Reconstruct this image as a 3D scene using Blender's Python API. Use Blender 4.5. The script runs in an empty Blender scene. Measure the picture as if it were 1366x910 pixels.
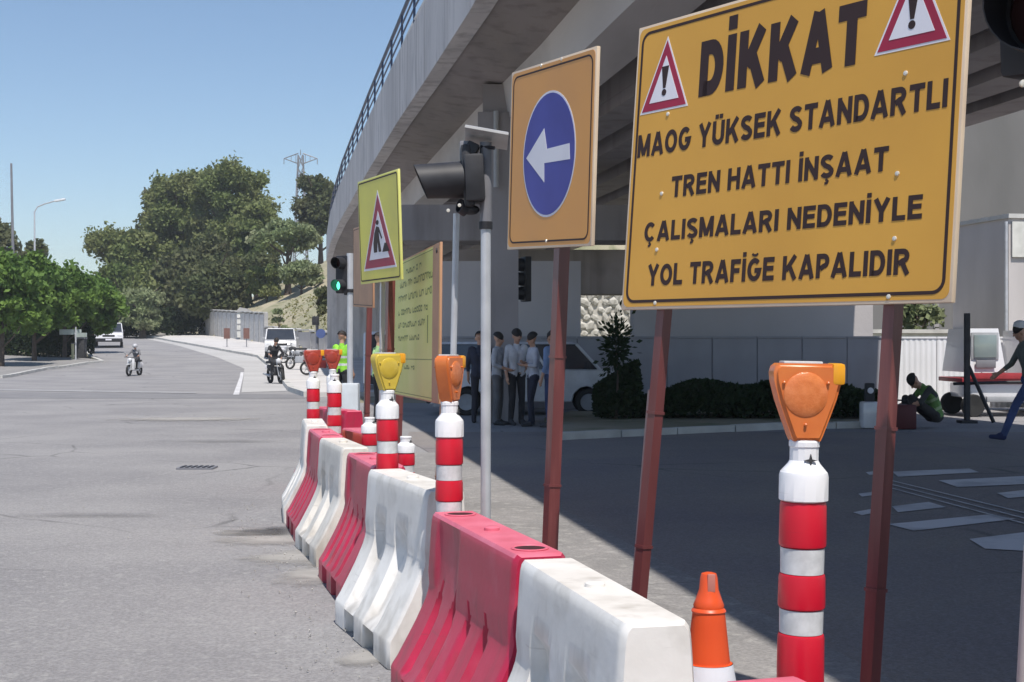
import bpy, bmesh, math, random
import numpy as np
from mathutils import Vector, Matrix
random.seed(7); rng = np.random.default_rng(7)
C = bpy.context.scene
col = C.collection
R = math.radians
# ---------------------------------------------------------------- camera, sky, sun
F, CX, HY, CH = 1800.0, 683.0, 460.0, 1.45
cam = bpy.data.cameras.new('camera'); co = bpy.data.objects.new('camera', cam); col.objects.link(co)
co.location = (0, 0, CH); co.rotation_euler = (R(90), 0, 0)
cam.sensor_width = 36; cam.lens = 36*F/1366; cam.shift_y = 5/1366; cam.clip_end = 3000; cam.clip_start = 0.05
C.camera = co
SUN = Vector((0.125, -0.44, 0.89)).normalized()
w = bpy.data.worlds.new("World"); C.world = w; w.use_nodes = True
nt = w.node_tree; nt.nodes.clear()
sky = nt.nodes.new('ShaderNodeTexSky'); sky.sky_type = 'NISHITA'; sky.sun_disc = False
sky.sun_elevation = math.asin(SUN.z); sky.sun_rotation = math.atan2(SUN.x, SUN.y)
sky.air_density = 1.0; sky.dust_density = 0.2; sky.ozone_density = 3.0
bg = nt.nodes.new('ShaderNodeBackground'); bg.inputs[1].default_value = 0.118
wo = nt.nodes.new('ShaderNodeOutputWorld')
nt.links.new(sky.outputs[0], bg.inputs[0]); nt.links.new(bg.outputs[0], wo.inputs[0])
sl = bpy.data.lights.new('sun', 'SUN'); so = bpy.data.objects.new('sun', sl); col.objects.link(so)
sl.energy = 4.6; sl.angle = R(0.55); sl.color = (1, .945, .87)
so.rotation_euler = SUN.to_track_quat('Z', 'Y').to_euler()
C.view_settings.view_transform = 'Standard'; C.view_settings.look = 'None'
C.view_settings.exposure = 0.16; C.view_settings.gamma = 1
C.cycles.max_bounces = 6

# ---------------------------------------------------------------- materials
MATS = {}
def mat(name, c, rough=.7, c2=None, scale=4, bump=0., bscale=60, metal=0, emit=None, stretch=(1,1,1), det=4, lo=.35, hi=.65, spec=.5, trans=0, speck=None, coat=0):
    if name in MATS: return MATS[name]
    m = bpy.data.materials.new(name); m.use_nodes = True; t = m.node_tree; N = t.nodes; L = t.links
    b = N['Principled BSDF']
    b.inputs['Roughness'].default_value = rough; b.inputs['Metallic'].default_value = metal
    b.inputs['Specular IOR Level'].default_value = spec
    if coat: b.inputs['Coat Weight'].default_value = coat
    tc = N.new('ShaderNodeTexCoord'); mp = N.new('ShaderNodeMapping'); mp.inputs['Scale'].default_value = stretch
    L.new(tc.outputs['Object'], mp.inputs[0])
    if c2 is None: c2 = tuple(x*.82 for x in c)
    n1 = N.new('ShaderNodeTexNoise'); n1.inputs['Scale'].default_value = scale; n1.inputs['Detail'].default_value = det
    L.new(mp.outputs[0], n1.inputs['Vector'])
    mr = N.new('ShaderNodeMapRange'); mr.inputs[1].default_value = lo; mr.inputs[2].default_value = hi
    L.new(n1.outputs[0], mr.inputs[0])
    mx = N.new('ShaderNodeMix'); mx.data_type = 'RGBA'
    mx.inputs[6].default_value = (*c, 1); mx.inputs[7].default_value = (*c2, 1)
    L.new(mr.outputs[0], mx.inputs[0])
    out = mx.outputs[2]
    if speck:
        sc_, col_, amt = speck
        n3 = N.new('ShaderNodeTexNoise'); n3.inputs['Scale'].default_value = sc_; n3.inputs['Detail'].default_value = 3
        L.new(mp.outputs[0], n3.inputs['Vector'])
        m3 = N.new('ShaderNodeMapRange'); m3.inputs[1].default_value = .52; m3.inputs[2].default_value = .7; m3.inputs[4].default_value = amt
        L.new(n3.outputs[0], m3.inputs[0])
        mx3 = N.new('ShaderNodeMix'); mx3.data_type = 'RGBA'; mx3.inputs[7].default_value = (*col_, 1)
        L.new(m3.outputs[0], mx3.inputs[0]); L.new(out, mx3.inputs[6]); out = mx3.outputs[2]
    L.new(out, b.inputs['Base Color'])
    if bump:
        n2 = N.new('ShaderNodeTexNoise'); n2.inputs['Scale'].default_value = bscale; n2.inputs['Detail'].default_value = 4
        L.new(mp.outputs[0], n2.inputs['Vector'])
        bp = N.new('ShaderNodeBump'); bp.inputs['Strength'].default_value = bump; bp.inputs['Distance'].default_value = .02
        L.new(n2.outputs[0], bp.inputs['Height']); L.new(bp.outputs[0], b.inputs['Normal'])
    if emit:
        b.inputs['Emission Color'].default_value = (*emit[0], 1); b.inputs['Emission Strength'].default_value = emit[1]
    if trans: b.inputs['Transmission Weight'].default_value = trans
    MATS[name] = m
    return m
asphalt = mat('asphalt', (.305,.296,.297), .88, (.245,.238,.244), .45, .6, 120, det=10, speck=(14,(.34,.333,.328),.7), spec=.25, lo=.38, hi=.62)
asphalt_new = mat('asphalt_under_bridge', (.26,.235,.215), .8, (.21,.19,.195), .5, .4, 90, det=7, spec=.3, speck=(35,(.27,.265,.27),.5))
asphalt_dark = mat('asphalt_repair', (.19,.187,.195), .9, (.225,.22,.225), 1.2, .4, 80, det=6)
paving = mat('concrete_paving', (.27,.258,.25), .9, (.22,.212,.205), 1.3, .4, 70, det=8, speck=(9,(.40,.385,.36),.5))
dust = mat('pale_dust', (.40,.385,.365), .95, (.30,.29,.28), 5, .4, 60, det=7)
paint_worn = mat('worn_road_paint', (.66,.65,.66), .8, (.36,.355,.37), 1.8, .2, 60, det=8, lo=.45, hi=.75)
kerbm = mat('kerb_concrete', (.60,.59,.56), .85, (.46,.45,.43), 2, .2)
soil = mat('dry_soil', (.30,.26,.19), .95, (.20,.185,.12), .25, .5, 3, det=8, speck=(1.3,(.11,.13,.05),.8))
hillm = mat('hillside_soil', (.42,.37,.27), .95, (.28,.27,.17), .22, .6, 2.5, det=9, speck=(.9,(.15,.17,.08),.7))
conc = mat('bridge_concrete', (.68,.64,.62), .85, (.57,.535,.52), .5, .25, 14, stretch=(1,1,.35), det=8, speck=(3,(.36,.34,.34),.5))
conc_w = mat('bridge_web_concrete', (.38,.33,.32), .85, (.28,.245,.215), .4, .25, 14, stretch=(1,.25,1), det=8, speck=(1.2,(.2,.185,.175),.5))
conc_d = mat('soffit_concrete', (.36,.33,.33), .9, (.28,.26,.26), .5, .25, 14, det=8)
conc_f = mat('far_concrete', (.36,.35,.34), .9, (.27,.265,.26), .35, .3, 10, stretch=(1,1,.3), det=8)
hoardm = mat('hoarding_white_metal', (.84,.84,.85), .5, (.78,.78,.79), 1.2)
white_pl = mat('white_plastic', (.84,.82,.79), .42, (.72,.69,.65), 3, .05, 30, det=7, spec=.4, speck=(7,(.42,.39,.34),.35))
cream_pl = mat('cream_plastic', (.80,.76,.70), .45, (.64,.60,.54), 3, .05, 30, det=7, spec=.4, speck=(7,(.42,.38,.33),.35))
red_pl = mat('faded_red_plastic', (.52,.022,.075), .42, (.40,.014,.05), 3, .05, 30, det=7, spec=.5, speck=(6,(.60,.12,.19),.3))
redtop_pl = mat('faded_red_top', (.72,.19,.27), .5, (.62,.12,.18), 5, .05, 30, det=7)
hole_shade = mat('hole_shade_paint', (.05,.008,.012), .8)
bol_red = mat('bollard_red', (.66,.008,.03), .33, (.56,.006,.025), 4)
bol_white = mat('bollard_white', (.86,.86,.88), .35, (.80,.80,.82), 5)
refl = mat('reflective_tape', (.68,.69,.70), .35, (.56,.57,.58), 40)
rubber = mat('black_rubber', (.03,.03,.033), .7, (.045,.045,.05), 8)
lamp_or = mat('orange_lens', (.68,.19,.045), .24, (.60,.15,.035), 12, spec=.6)
lamp_or2 = mat('orange_lens_disc', (.70,.22,.07), .25, (.62,.17,.045), 60, .12, 220, spec=.6)
lamp_ye = mat('yellow_lens', (.66,.50,.07), .25, (.56,.40,.05), 12, spec=.6)
lamp_rd = mat('red_lens', (.42,.06,.04), .25, (.33,.045,.03), 12, spec=.6)
cone_or = mat('cone_orange', (.80,.10,.02), .4, (.68,.075,.015), 4)
cone_wh = mat('cone_white', (.74,.75,.82), .4, (.66,.67,.74), 9)
post_br = mat('red_brown_post', (.165,.042,.042), .32, (.125,.033,.033), 3, stretch=(4,4,.4), det=6, spec=.7, speck=(5,(.30,.10,.09),.4))
post_gv = mat('galvanised_steel', (.62,.63,.66), .4, (.50,.51,.54), 5, metal=.35)
post_grey = mat('grey_paint', (.22,.22,.24), .5, (.18,.18,.2), 5)
black_m = mat('black_housing', (.012,.012,.016), .55, (.03,.03,.035), 6)
sign_or = mat('amber_sign_face', (.70,.37,.055), .45, (.62,.32,.048), 1.3, det=5)
sign_or2 = mat('orange_sign_face', (.74,.34,.075), .45, (.64,.30,.085), 1.4, det=5)
sign_ye = mat('yellow_sign_face', (.76,.70,.10), .45, (.66,.60,.11), 2.5, det=5)
sign_yg = mat('pale_yellow_board_face', (.80,.78,.27), .5, (.72,.73,.20), 2, det=5)
sign_edge = mat('pale_sign_rim', (.76,.62,.46), .5, (.68,.54,.40), 4)
sign_blk = mat('sign_brown_black_print', (.035,.014,.012), .6)
sign_wh = mat('sign_white_print', (.78,.77,.82), .5, (.72,.71,.77), 4)
sign_red = mat('sign_red_print', (.38,.02,.06), .5)
sign_blue = mat('sign_blue_print', (.06,.06,.34), .45, (.05,.045,.28), 4)
sign_grn = mat('sign_green_print', (.27,.31,.09), .6)
sign_org = mat('sign_dull_orange', (.55,.30,.17), .55, (.48,.26,.15), 4)
bolt_m = mat('bright_bolt', (.85,.80,.70), .3, metal=.3)
white_p = mat('white_car_paint', (.78,.78,.80), .3, (.74,.74,.76), 4, coat=.5)
silver_p = mat('silver_plastic', (.4,.41,.43), .4)
glass_d = mat('dark_glass', (.03,.035,.045), .08, (.04,.045,.055), 3, spec=.8)
glass_l = mat('pale_glass', (.22,.27,.27), .12, (.26,.31,.3), 3, spec=.8)
red_paint = mat('red_paint', (.42,.04,.05), .45, (.33,.035,.04), 4)
tyre = mat('tyre_rubber', (.025,.025,.025), .8)
skin = mat('skin', (.50,.29,.20), .55, (.46,.25,.17), 8)
hair_m = mat('dark_hair', (.02,.016,.014), .7)
rail_bl = mat('dark_blue_rail', (.03,.05,.10), .5, (.04,.06,.12), 4)
bark = mat('bark', (.12,.09,.07), .9, (.08,.06,.045), 5, .6, 20)
def leafmat(name, c, c2, sc):
    m = mat(name, c, .65, c2, sc, det=3, spec=.2, lo=.3, hi=.7)
    t = m.node_tree; b = t.nodes['Principled BSDF']
    tr = t.nodes.new('ShaderNodeBsdfTranslucent'); ms = t.nodes.new('ShaderNodeMixShader'); ms.inputs[0].default_value = .3
    t.links.new(b.inputs['Base Color'].links[0].from_socket, tr.inputs[0])
    t.links.new(b.outputs[0], ms.inputs[1]); t.links.new(tr.outputs[0], ms.inputs[2])
    t.links.new(ms.outputs[0], t.nodes['Material Output'].inputs[0])
    return m
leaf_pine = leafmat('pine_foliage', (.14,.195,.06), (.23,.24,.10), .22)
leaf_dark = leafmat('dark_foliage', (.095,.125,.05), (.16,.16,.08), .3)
leaf_olive = leafmat('olive_foliage', (.21,.27,.12), (.29,.30,.18), .25)
leaf_lime = leafmat('bright_foliage', (.18,.28,.055), (.085,.16,.04), .5)
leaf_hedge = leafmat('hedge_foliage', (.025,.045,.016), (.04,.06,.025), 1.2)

def crackify(m, sc=.55, dark=(.10,.098,.1), patch=.0):
    t = m.node_tree; N = t.nodes; L = t.links; b = N['Principled BSDF']; src = b.inputs['Base Color'].links[0].from_socket
    tc = N.new('ShaderNodeTexCoord'); nz = N.new('ShaderNodeTexNoise'); nz.inputs['Scale'].default_value = 1.3; nz.inputs['Detail'].default_value = 5
    L.new(tc.outputs['Object'], nz.inputs['Vector'])
    ad = N.new('ShaderNodeMix'); ad.data_type = 'VECTOR'; ad.inputs[0].default_value = .22; L.new(tc.outputs['Object'], ad.inputs[4]); L.new(nz.outputs['Color'], ad.inputs[5])
    vo = N.new('ShaderNodeTexVoronoi'); vo.feature = 'DISTANCE_TO_EDGE'; vo.inputs['Scale'].default_value = sc; L.new(ad.outputs[1], vo.inputs['Vector'])
    mr = N.new('ShaderNodeMapRange'); mr.inputs[1].default_value = .004; mr.inputs[2].default_value = .012; mr.inputs[3].default_value = 1; mr.inputs[4].default_value = 0; L.new(vo.outputs['Distance'], mr.inputs[0])
    n2 = N.new('ShaderNodeTexNoise'); n2.inputs['Scale'].default_value = .35; n2.inputs['Detail'].default_value = 3; L.new(tc.outputs['Object'], n2.inputs['Vector'])
    m2 = N.new('ShaderNodeMapRange'); m2.inputs[1].default_value = .5; m2.inputs[2].default_value = .6; m2.inputs[4].default_value = .6; L.new(n2.outputs[0], m2.inputs[0])
    mu = N.new('ShaderNodeMath'); mu.operation = 'MULTIPLY'; L.new(mr.outputs[0], mu.inputs[0]); L.new(m2.outputs[0], mu.inputs[1])
    mx = N.new('ShaderNodeMix'); mx.data_type = 'RGBA'; mx.inputs[7].default_value = (*dark, 1); L.new(mu.outputs[0], mx.inputs[0]); L.new(src, mx.inputs[6])
    # coarse stone grain
    n4 = N.new('ShaderNodeTexNoise'); n4.inputs['Scale'].default_value = 55; n4.inputs['Detail'].default_value = 2; L.new(tc.outputs['Object'], n4.inputs['Vector'])
    m4 = N.new('ShaderNodeMapRange'); m4.inputs[1].default_value = .35; m4.inputs[2].default_value = .65; m4.inputs[3].default_value = .86; m4.inputs[4].default_value = 1.14; L.new(n4.outputs[0], m4.inputs[0])
    vm = N.new('ShaderNodeVectorMath'); vm.operation = 'SCALE'; L.new(mx.outputs[2], vm.inputs[0]); L.new(m4.outputs[0], vm.inputs['Scale'])
    L.new(vm.outputs[0], b.inputs['Base Color'])
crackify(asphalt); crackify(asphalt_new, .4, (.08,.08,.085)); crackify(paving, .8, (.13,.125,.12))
def softmat(name, c, strength=.8, rough=.9, nsc=6, thr=.25):
    if name in MATS: return MATS[name]
    m = mat(name, c, rough, None, 5, .3, 60); t = m.node_tree; N = t.nodes; L = t.links; b = N['Principled BSDF']
    tc = N.new('ShaderNodeTexCoord'); g = N.new('ShaderNodeVectorMath'); g.operation = 'SUBTRACT'; g.inputs[1].default_value = (.5,.5,0); L.new(tc.outputs['Generated'], g.inputs[0])
    sp = N.new('ShaderNodeSeparateXYZ'); L.new(g.outputs[0], sp.inputs[0]); cb = N.new('ShaderNodeCombineXYZ'); L.new(sp.outputs[0], cb.inputs[0]); L.new(sp.outputs[1], cb.inputs[1])
    ln = N.new('ShaderNodeVectorMath'); ln.operation = 'LENGTH'; L.new(cb.outputs[0], ln.inputs[0])
    nz = N.new('ShaderNodeTexNoise'); nz.inputs['Scale'].default_value = nsc; nz.inputs['Detail'].default_value = 8; L.new(tc.outputs['Object'], nz.inputs['Vector'])
    a = N.new('ShaderNodeMath'); a.operation = 'MULTIPLY_ADD'; a.inputs[1].default_value = -2.2; L.new(ln.outputs[1], a.inputs[0]); L.new(nz.outputs[0], a.inputs[2])
    mr = N.new('ShaderNodeMapRange'); mr.inputs[1].default_value = -.25; mr.inputs[2].default_value = thr; mr.inputs[4].default_value = strength; L.new(a.outputs[0], mr.inputs[0])
    L.new(mr.outputs[0], b.inputs['Alpha']); return m
def grime(m, c=(.13,.11,.095), top=.42, amt=.75):
    t = m.node_tree; N = t.nodes; L = t.links; b = N['Principled BSDF']; src = b.inputs['Base Color'].links[0].from_socket
    tc = N.new('ShaderNodeTexCoord'); sp = N.new('ShaderNodeSeparateXYZ'); L.new(tc.outputs['Object'], sp.inputs[0])
    mp = N.new('ShaderNodeMapping'); mp.inputs['Scale'].default_value = (9,9,3.5); oi = N.new('ShaderNodeObjectInfo'); L.new(oi.outputs['Random'], mp.inputs['Location']); L.new(tc.outputs['Object'], mp.inputs[0])
    nz = N.new('ShaderNodeTexNoise'); nz.inputs['Scale'].default_value = 1; nz.inputs['Detail'].default_value = 9; L.new(mp.outputs[0], nz.inputs['Vector'])
    a = N.new('ShaderNodeMapRange'); a.inputs[1].default_value = 0; a.inputs[2].default_value = top; a.inputs[3].default_value = .16; a.inputs[4].default_value = -.06; L.new(sp.outputs[2], a.inputs[0])
    ad = N.new('ShaderNodeMath'); L.new(a.outputs[0], ad.inputs[0]); L.new(nz.outputs[0], ad.inputs[1])
    mr = N.new('ShaderNodeMapRange'); mr.inputs[1].default_value = .50; mr.inputs[2].default_value = .72; mr.inputs[4].default_value = amt; L.new(ad.outputs[0], mr.inputs[0])
    # thin scuff scratches
    m5 = N.new('ShaderNodeMapping'); m5.inputs['Scale'].default_value = (2,2,38); m5.inputs['Rotation'].default_value = (.1,.25,0); L.new(tc.outputs['Object'], m5.inputs[0])
    n5 = N.new('ShaderNodeTexNoise'); n5.inputs['Scale'].default_value = 1.6; n5.inputs['Detail'].default_value = 5; L.new(m5.outputs[0], n5.inputs['Vector'])
    r5 = N.new('ShaderNodeMapRange'); r5.inputs[1].default_value = .66; r5.inputs[2].default_value = .72; r5.inputs[4].default_value = .3; L.new(n5.outputs[0], r5.inputs[0])
    mxm = N.new('ShaderNodeMath'); mxm.operation = 'MAXIMUM'; L.new(mr.outputs[0], mxm.inputs[0]); L.new(r5.outputs[0], mxm.inputs[1])
    mx = N.new('ShaderNodeMix'); mx.data_type = 'RGBA'; mx.inputs[7].default_value = (*c, 1); L.new(mxm.outputs[0], mx.inputs[0]); L.new(src, mx.inputs[6]); L.new(mx.outputs[2], b.inputs['Base Color'])
grime(white_pl, (.36,.33,.29), .35, .6); grime(cream_pl, (.38,.34,.29), .35, .6); grime(red_pl, (.20,.05,.055), .35, .55); grime(redtop_pl, (.5,.10,.14), .1, .5)
grime(bol_red, (.25,.02,.03), .3, .6); grime(bol_white, (.5,.48,.46), .3, .5); grime(refl, (.35,.34,.33), .3, .5)
# ---------------------------------------------------------------- mesh helpers
def tagit(o, label=None, cat=None, group=None, kind=None):
    if label: o['label'] = label
    if cat: o['category'] = cat
    if group: o['group'] = group
    if kind: o['kind'] = kind
    return o
def empty(name, loc, label, cat, group=None):
    o = bpy.data.objects.new(name, None); col.objects.link(o); o.location = loc
    o.empty_display_size = .2
    return tagit(o, label, cat, group)
class MB:
    def __init__(s): s.v = []; s.f = []; s.m = []; s.cur = 0
    def add(s, vs, fs):
        b = len(s.v); s.v += [tuple(x) for x in vs]
        for f in fs: s.f.append(tuple(i+b for i in f)); s.m.append(s.cur)
        return s
    def hexa(s, p):  # 8 corners: bottom 0-3, top 4-7
        return s.add(p, [(3,2,1,0),(4,5,6,7),(0,1,5,4),(1,2,6,5),(2,3,7,6),(3,0,4,7)])
    def box(s, c, d, rz=0, M=None):
        x, y, z = d[0]/2, d[1]/2, d[2]/2
        p = [(-x,-y,-z),(x,-y,-z),(x,y,-z),(-x,y,-z),(-x,-y,z),(x,-y,z),(x,y,z),(-x,y,z)]
        if M is None: M = Matrix.Rotation(rz, 3, 'Z')
        return s.hexa([tuple(M @ Vector(q) + Vector(c)) for q in p])
    def bbox(s, c, d, b, rz=0, M=None):   # bevelled box
        bm = bmesh.new(); bmesh.ops.create_cube(bm, size=1)
        for v in bm.verts: v.co = Vector((v.co.x*d[0], v.co.y*d[1], v.co.z*d[2]))
        bmesh.ops.bevel(bm, geom=list(bm.edges), offset=b, segments=2, affect='EDGES', profile=.6)
        if M is None: M = Matrix.Rotation(rz, 3, 'Z')
        bm.verts.index_update()
        s.add([tuple(M @ v.co + Vector(c)) for v in bm.verts], [[v.index for v in f.verts] for f in bm.faces]); bm.free(); return s
    def tube(s, a, b, ra, rb=None, n=12, caps=True):
        if rb is None: rb = ra
        a, b = Vector(a), Vector(b); d = (b-a).normalized()
        u = d.orthogonal().normalized(); v = d.cross(u)
        vs = []
        for p, r in ((a, ra), (b, rb)):
            for i in range(n):
                t = 2*math.pi*i/n; vs.append(p + (u*math.cos(t)+v*math.sin(t))*r)
        fs = [(i, (i+1) % n, n+(i+1) % n, n+i) for i in range(n)]
        if caps: fs += [tuple(range(n))[::-1], tuple(range(n, 2*n))]
        return s.add(vs, fs)
    def path(s, pts, r, n=8):
        for i in range(len(pts)-1):
            r0 = r if not isinstance(r, (list, tuple)) else r[i]; r1 = r if not isinstance(r, (list, tuple)) else r[i+1]
            s.tube(pts[i], pts[i+1], r0, r1, n)
        return s
    def sphere(s, c, r, sc=(1,1,1), nu=14, nv=9, M=None, z0=-1, z1=1):
        vs = []; fs = []
        for j in range(nv+1):
            zz = z0+(z1-z0)*j/nv; ph = math.asin(max(-1, min(1, zz))) if False else (-math.pi/2 + math.pi*((z0+1)/2+(z1-z0)/2*j/nv))
            for i in range(nu):
                t = 2*math.pi*i/nu
                q = Vector((math.cos(ph)*math.cos(t)*r*sc[0], math.cos(ph)*math.sin(t)*r*sc[1], math.sin(ph)*r*sc[2]))
                if M: q = M @ q
                vs.append(q+Vector(c))
        for j in range(nv):
            for i in range(nu): fs.append((j*nu+i, j*nu+(i+1) % nu, (j+1)*nu+(i+1) % nu, (j+1)*nu+i))
        return s.add(vs, fs)
    def lathe(s, prof, c=(0,0,0), n=20, M=None, caps=True):
        vs = []; fs = []
        for r, z in prof:
            for i in range(n):
                t = 2*math.pi*i/n; q = Vector((r*math.cos(t), r*math.sin(t), z))
                if M: q = M @ q
                vs.append(q+Vector(c))
        for j in range(len(prof)-1):
            for i in range(n): fs.append((j*n+i, j*n+(i+1) % n, (j+1)*n+(i+1) % n, (j+1)*n+i))
        if caps: fs += [tuple(range(n))[::-1], tuple(range((len(prof)-1)*n, len(prof)*n))]
        return s.add(vs, fs)
    def prism(s, pts, a, b):   # pts: list of 3d points (front), offset vector b-a
        n = len(pts); off = Vector(b)-Vector(a)
        vs = [Vector(p)+Vector(a) for p in pts] + [Vector(p)+Vector(a)+off for p in pts]
        return s.add(vs, [tuple(range(n)), tuple(range(2*n-1, n-1, -1))] + [(i, n+i, n+(i+1) % n, (i+1) % n) for i in range(n)])
    def mesh(s, name, mats, sharp=35):
        me = bpy.data.meshes.new(name); me.from_pydata(s.v, [], s.f)
        if not isinstance(mats, (list, tuple)): mats = [mats]
        for m in mats: me.materials.append(m)
        if len(mats) > 1: me.polygons.foreach_set('material_index', s.m)
        bm = bmesh.new(); bm.from_mesh(me); bmesh.ops.recalc_face_normals(bm, faces=bm.faces); bm.to_mesh(me); bm.free()
        if sharp: me.shade_smooth(); me.set_sharp_from_angle(angle=R(sharp))
        me.update(); return me
    def build(s, name, mats, parent=None, sharp=35, world=True):
        o = bpy.data.objects.new(name, s.mesh(name, mats, sharp)); col.objects.link(o)
        if parent is not None:
            o.parent = parent
            if world:
                p = Vector(parent.location)
                q = parent.parent
                while q is not None: p += Vector(q.location); q = q.parent
                o.location = -p
        return o
def copytree(o, loc=None, rz=None, parent=None):
    c = o.copy(); col.objects.link(c)
    if parent is not None: c.parent = parent
    if loc is not None: c.location = loc
    if rz is not None: c.rotation_euler.z = rz
    for ch in list(o.children): copytree(ch, parent=c)
    return c
def P(px, py, z): return Vector(((px-CX)/F*z, z, CH-(py-HY)/F*z))
HK = [(-1e4,0),(60,0),(70,.22),(80,.58),(130,2.45),(170,3.4),(1e5,3.4)]
def hh(y):
    for (a, ha), (b, hb) in zip(HK, HK[1:]):
        if y <= b: return ha+(hb-ha)*(y-a)/(b-a)
    return 3.4
def gp(px, py, dz=0):
    lo, hi = .5, 400
    for _ in range(60):
        m = (lo+hi)/2
        if CH-(py-HY)/F*m > hh(m): lo = m
        else: hi = m
    return Vector(((px-CX)/F*lo, lo, hh(lo)+dz))
def sheet(name, pts, m, dz, kind='structure', thick=0, step=2.0):
    """flat polygon draped on the ground (pts in x,y); thick>0 makes a slab"""
    bm = bmesh.new(); vs = [bm.verts.new((p[0], p[1], 0)) for p in pts]; bm.faces.new(vs)
    ys = [k[0] for k in HK[1:-1]]
    for y in ys: bmesh.ops.bisect_plane(bm, geom=list(bm.verts)+list(bm.edges)+list(bm.faces), plane_co=(0,y,0), plane_no=(0,1,0))
    if thick:
        r = bmesh.ops.extrude_face_region(bm, geom=list(bm.faces))
        for v in [g for g in r['geom'] if isinstance(g, bmesh.types.BMVert)]: v.co.z = -thick
    for v in bm.verts: v.co.z += hh(v.co.y)+dz
    bmesh.ops.recalc_face_normals(bm, faces=bm.faces)
    me = bpy.data.meshes.new(name); bm.to_mesh(me); bm.free()
    if not thick and sum(p.normal.z for p in me.polygons) < 0: me.flip_normals()
    me.materials.append(m); o = bpy.data.objects.new(name, me); col.objects.link(o)
    if kind: o['kind'] = kind
    return o

# ---------------------------------------------------------------- ground, roads
Xs = list(range(-600, -100, 50))+list(range(-100, 101, 10))+list(range(150, 601, 50))
Ys = [-200,-100,-40,0,20,40,60,70,80,90,100,110,120,130,150,170,220,300,450,700,1200]
vs = [(x, y, hh(y)) for y in Ys for x in Xs]; n = len(Xs)
g = MB().add(vs, [(j*n+i, j*n+i+1, (j+1)*n+i+1, (j+1)*n+i) for j in range(len(Ys)-1) for i in range(n-1)])
go = g.build('ground', soil, sharp=0); go['kind'] = 'structure'
rk = [gp(410,530), gp(388,522), gp(370,496), gp(345,477), gp(290,467), gp(235,457), gp(180,447)]
lk = [gp(0,505), gp(60,494), gp(118,486), gp(136,484), gp(122,478), gp(113,468), gp(114,455), gp(130,447)]
road_pts = [(-60,-15),(34,-15),(34,33.5),(-4,33.5),(-5,40)] + [(p.x+.05,p.y) for p in rk] + [(-60,150),(-62,146)] + [(p.x-.05,p.y) for p in lk[::-1]] + [(-33,52),(-60,50)]
sheet('road', road_pts, asphalt, .006)
# near pavement strip beside the barriers and the shaded carriageway under the bridge
edge = [(2.35,2),(1.75,5.2),(1.35,7.2),(.95,9.2),(.55,11.3),(.1,13.6),(-.42,16.2),(-1.0,18)]
inner = [(-1.7,18),(-1.9,14.5),(-1.62,11.6),(-1.2,9.5),(-.75,7.5),(-.35,6),(.05,4.4),(.5,3),(.7,2)]
sheet('pavement', edge+inner, paving, .012)
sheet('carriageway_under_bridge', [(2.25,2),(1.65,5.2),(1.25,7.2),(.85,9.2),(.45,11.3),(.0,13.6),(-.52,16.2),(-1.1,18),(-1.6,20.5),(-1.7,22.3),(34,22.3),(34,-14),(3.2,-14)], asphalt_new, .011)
# pale dust swept against the barriers, dark repairs
def blob(name, c, rx, ry, m, dz, seed, n=22, kind='stuff'):
    r = random.Random(seed); pts = []
    for i in range(n):
        t = 2*math.pi*i/n; k = .7+.45*r.random(); pts.append((c[0]+rx*k*math.cos(t), c[1]+ry*k*math.sin(t)))
    return sheet(name, pts, m, dz, kind)
soft_dust = softmat('soft_dust', (.42,.40,.375), .85, nsc=5); soft_dark = softmat('soft_dark', (.13,.126,.13), .28, nsc=3); soft_stain = softmat('oil_stain', (.07,.066,.066), .55, .6, 6)
def decal(name, px, py, rx, ry, m, dz):
    q = gp(px, py); return sheet(name, [(q.x-rx,q.y-ry),(q.x+rx,q.y-ry),(q.x+rx,q.y+ry),(q.x-rx,q.y+ry)], m, dz, 'stuff')
for k, (x, y, a, b) in enumerate([(392,745,.55,.55),(365,722,.7,.45),(488,880,.22,.3),(330,712,.5,.35),(420,770,.4,.6),(250,560,2.4,1.2)]): decal('dust', x, y, a, b, soft_dust, .013+.0011*k)
for k, (x, y, a, b) in enumerate([(352,712,.55,.30),(372,708,.3,.2)]): decal('asphalt_hollow', x, y, a, b, soft_stain, .021+.001*k)
for k, (x, y, a, b) in enumerate([(120,690,1.1,.22),(300,590,1.6,.5)]): decal('road_stain', x, y, a, b, soft_dark, .0232+.0009*k)
sheet('asphalt_repair', [tuple(gp(-60,532)[:2]), tuple(gp(410,532)[:2]), tuple(gp(408,527)[:2]), tuple(gp(-60,523)[:2])], asphalt_dark, .010)
sheet('sunlit_lane_sheet', [(p.x-.1,p.y) for p in rk[1:]]+[tuple(gp(182,449.5)[:2]),tuple(gp(236,461)[:2]),tuple(gp(290,477)[:2]),tuple(gp(326,492)[:2]),tuple(gp(322,524)[:2])], mat('sunlit_asphalt',(.47,.46,.45),.9,(.41,.40,.39),.4,.3,60,stretch=(.4,1,1),det=7), .012)  # paler sheet over the right lane, strong sunlight put into its colour
r = random.Random(21); gm = MB()
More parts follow.
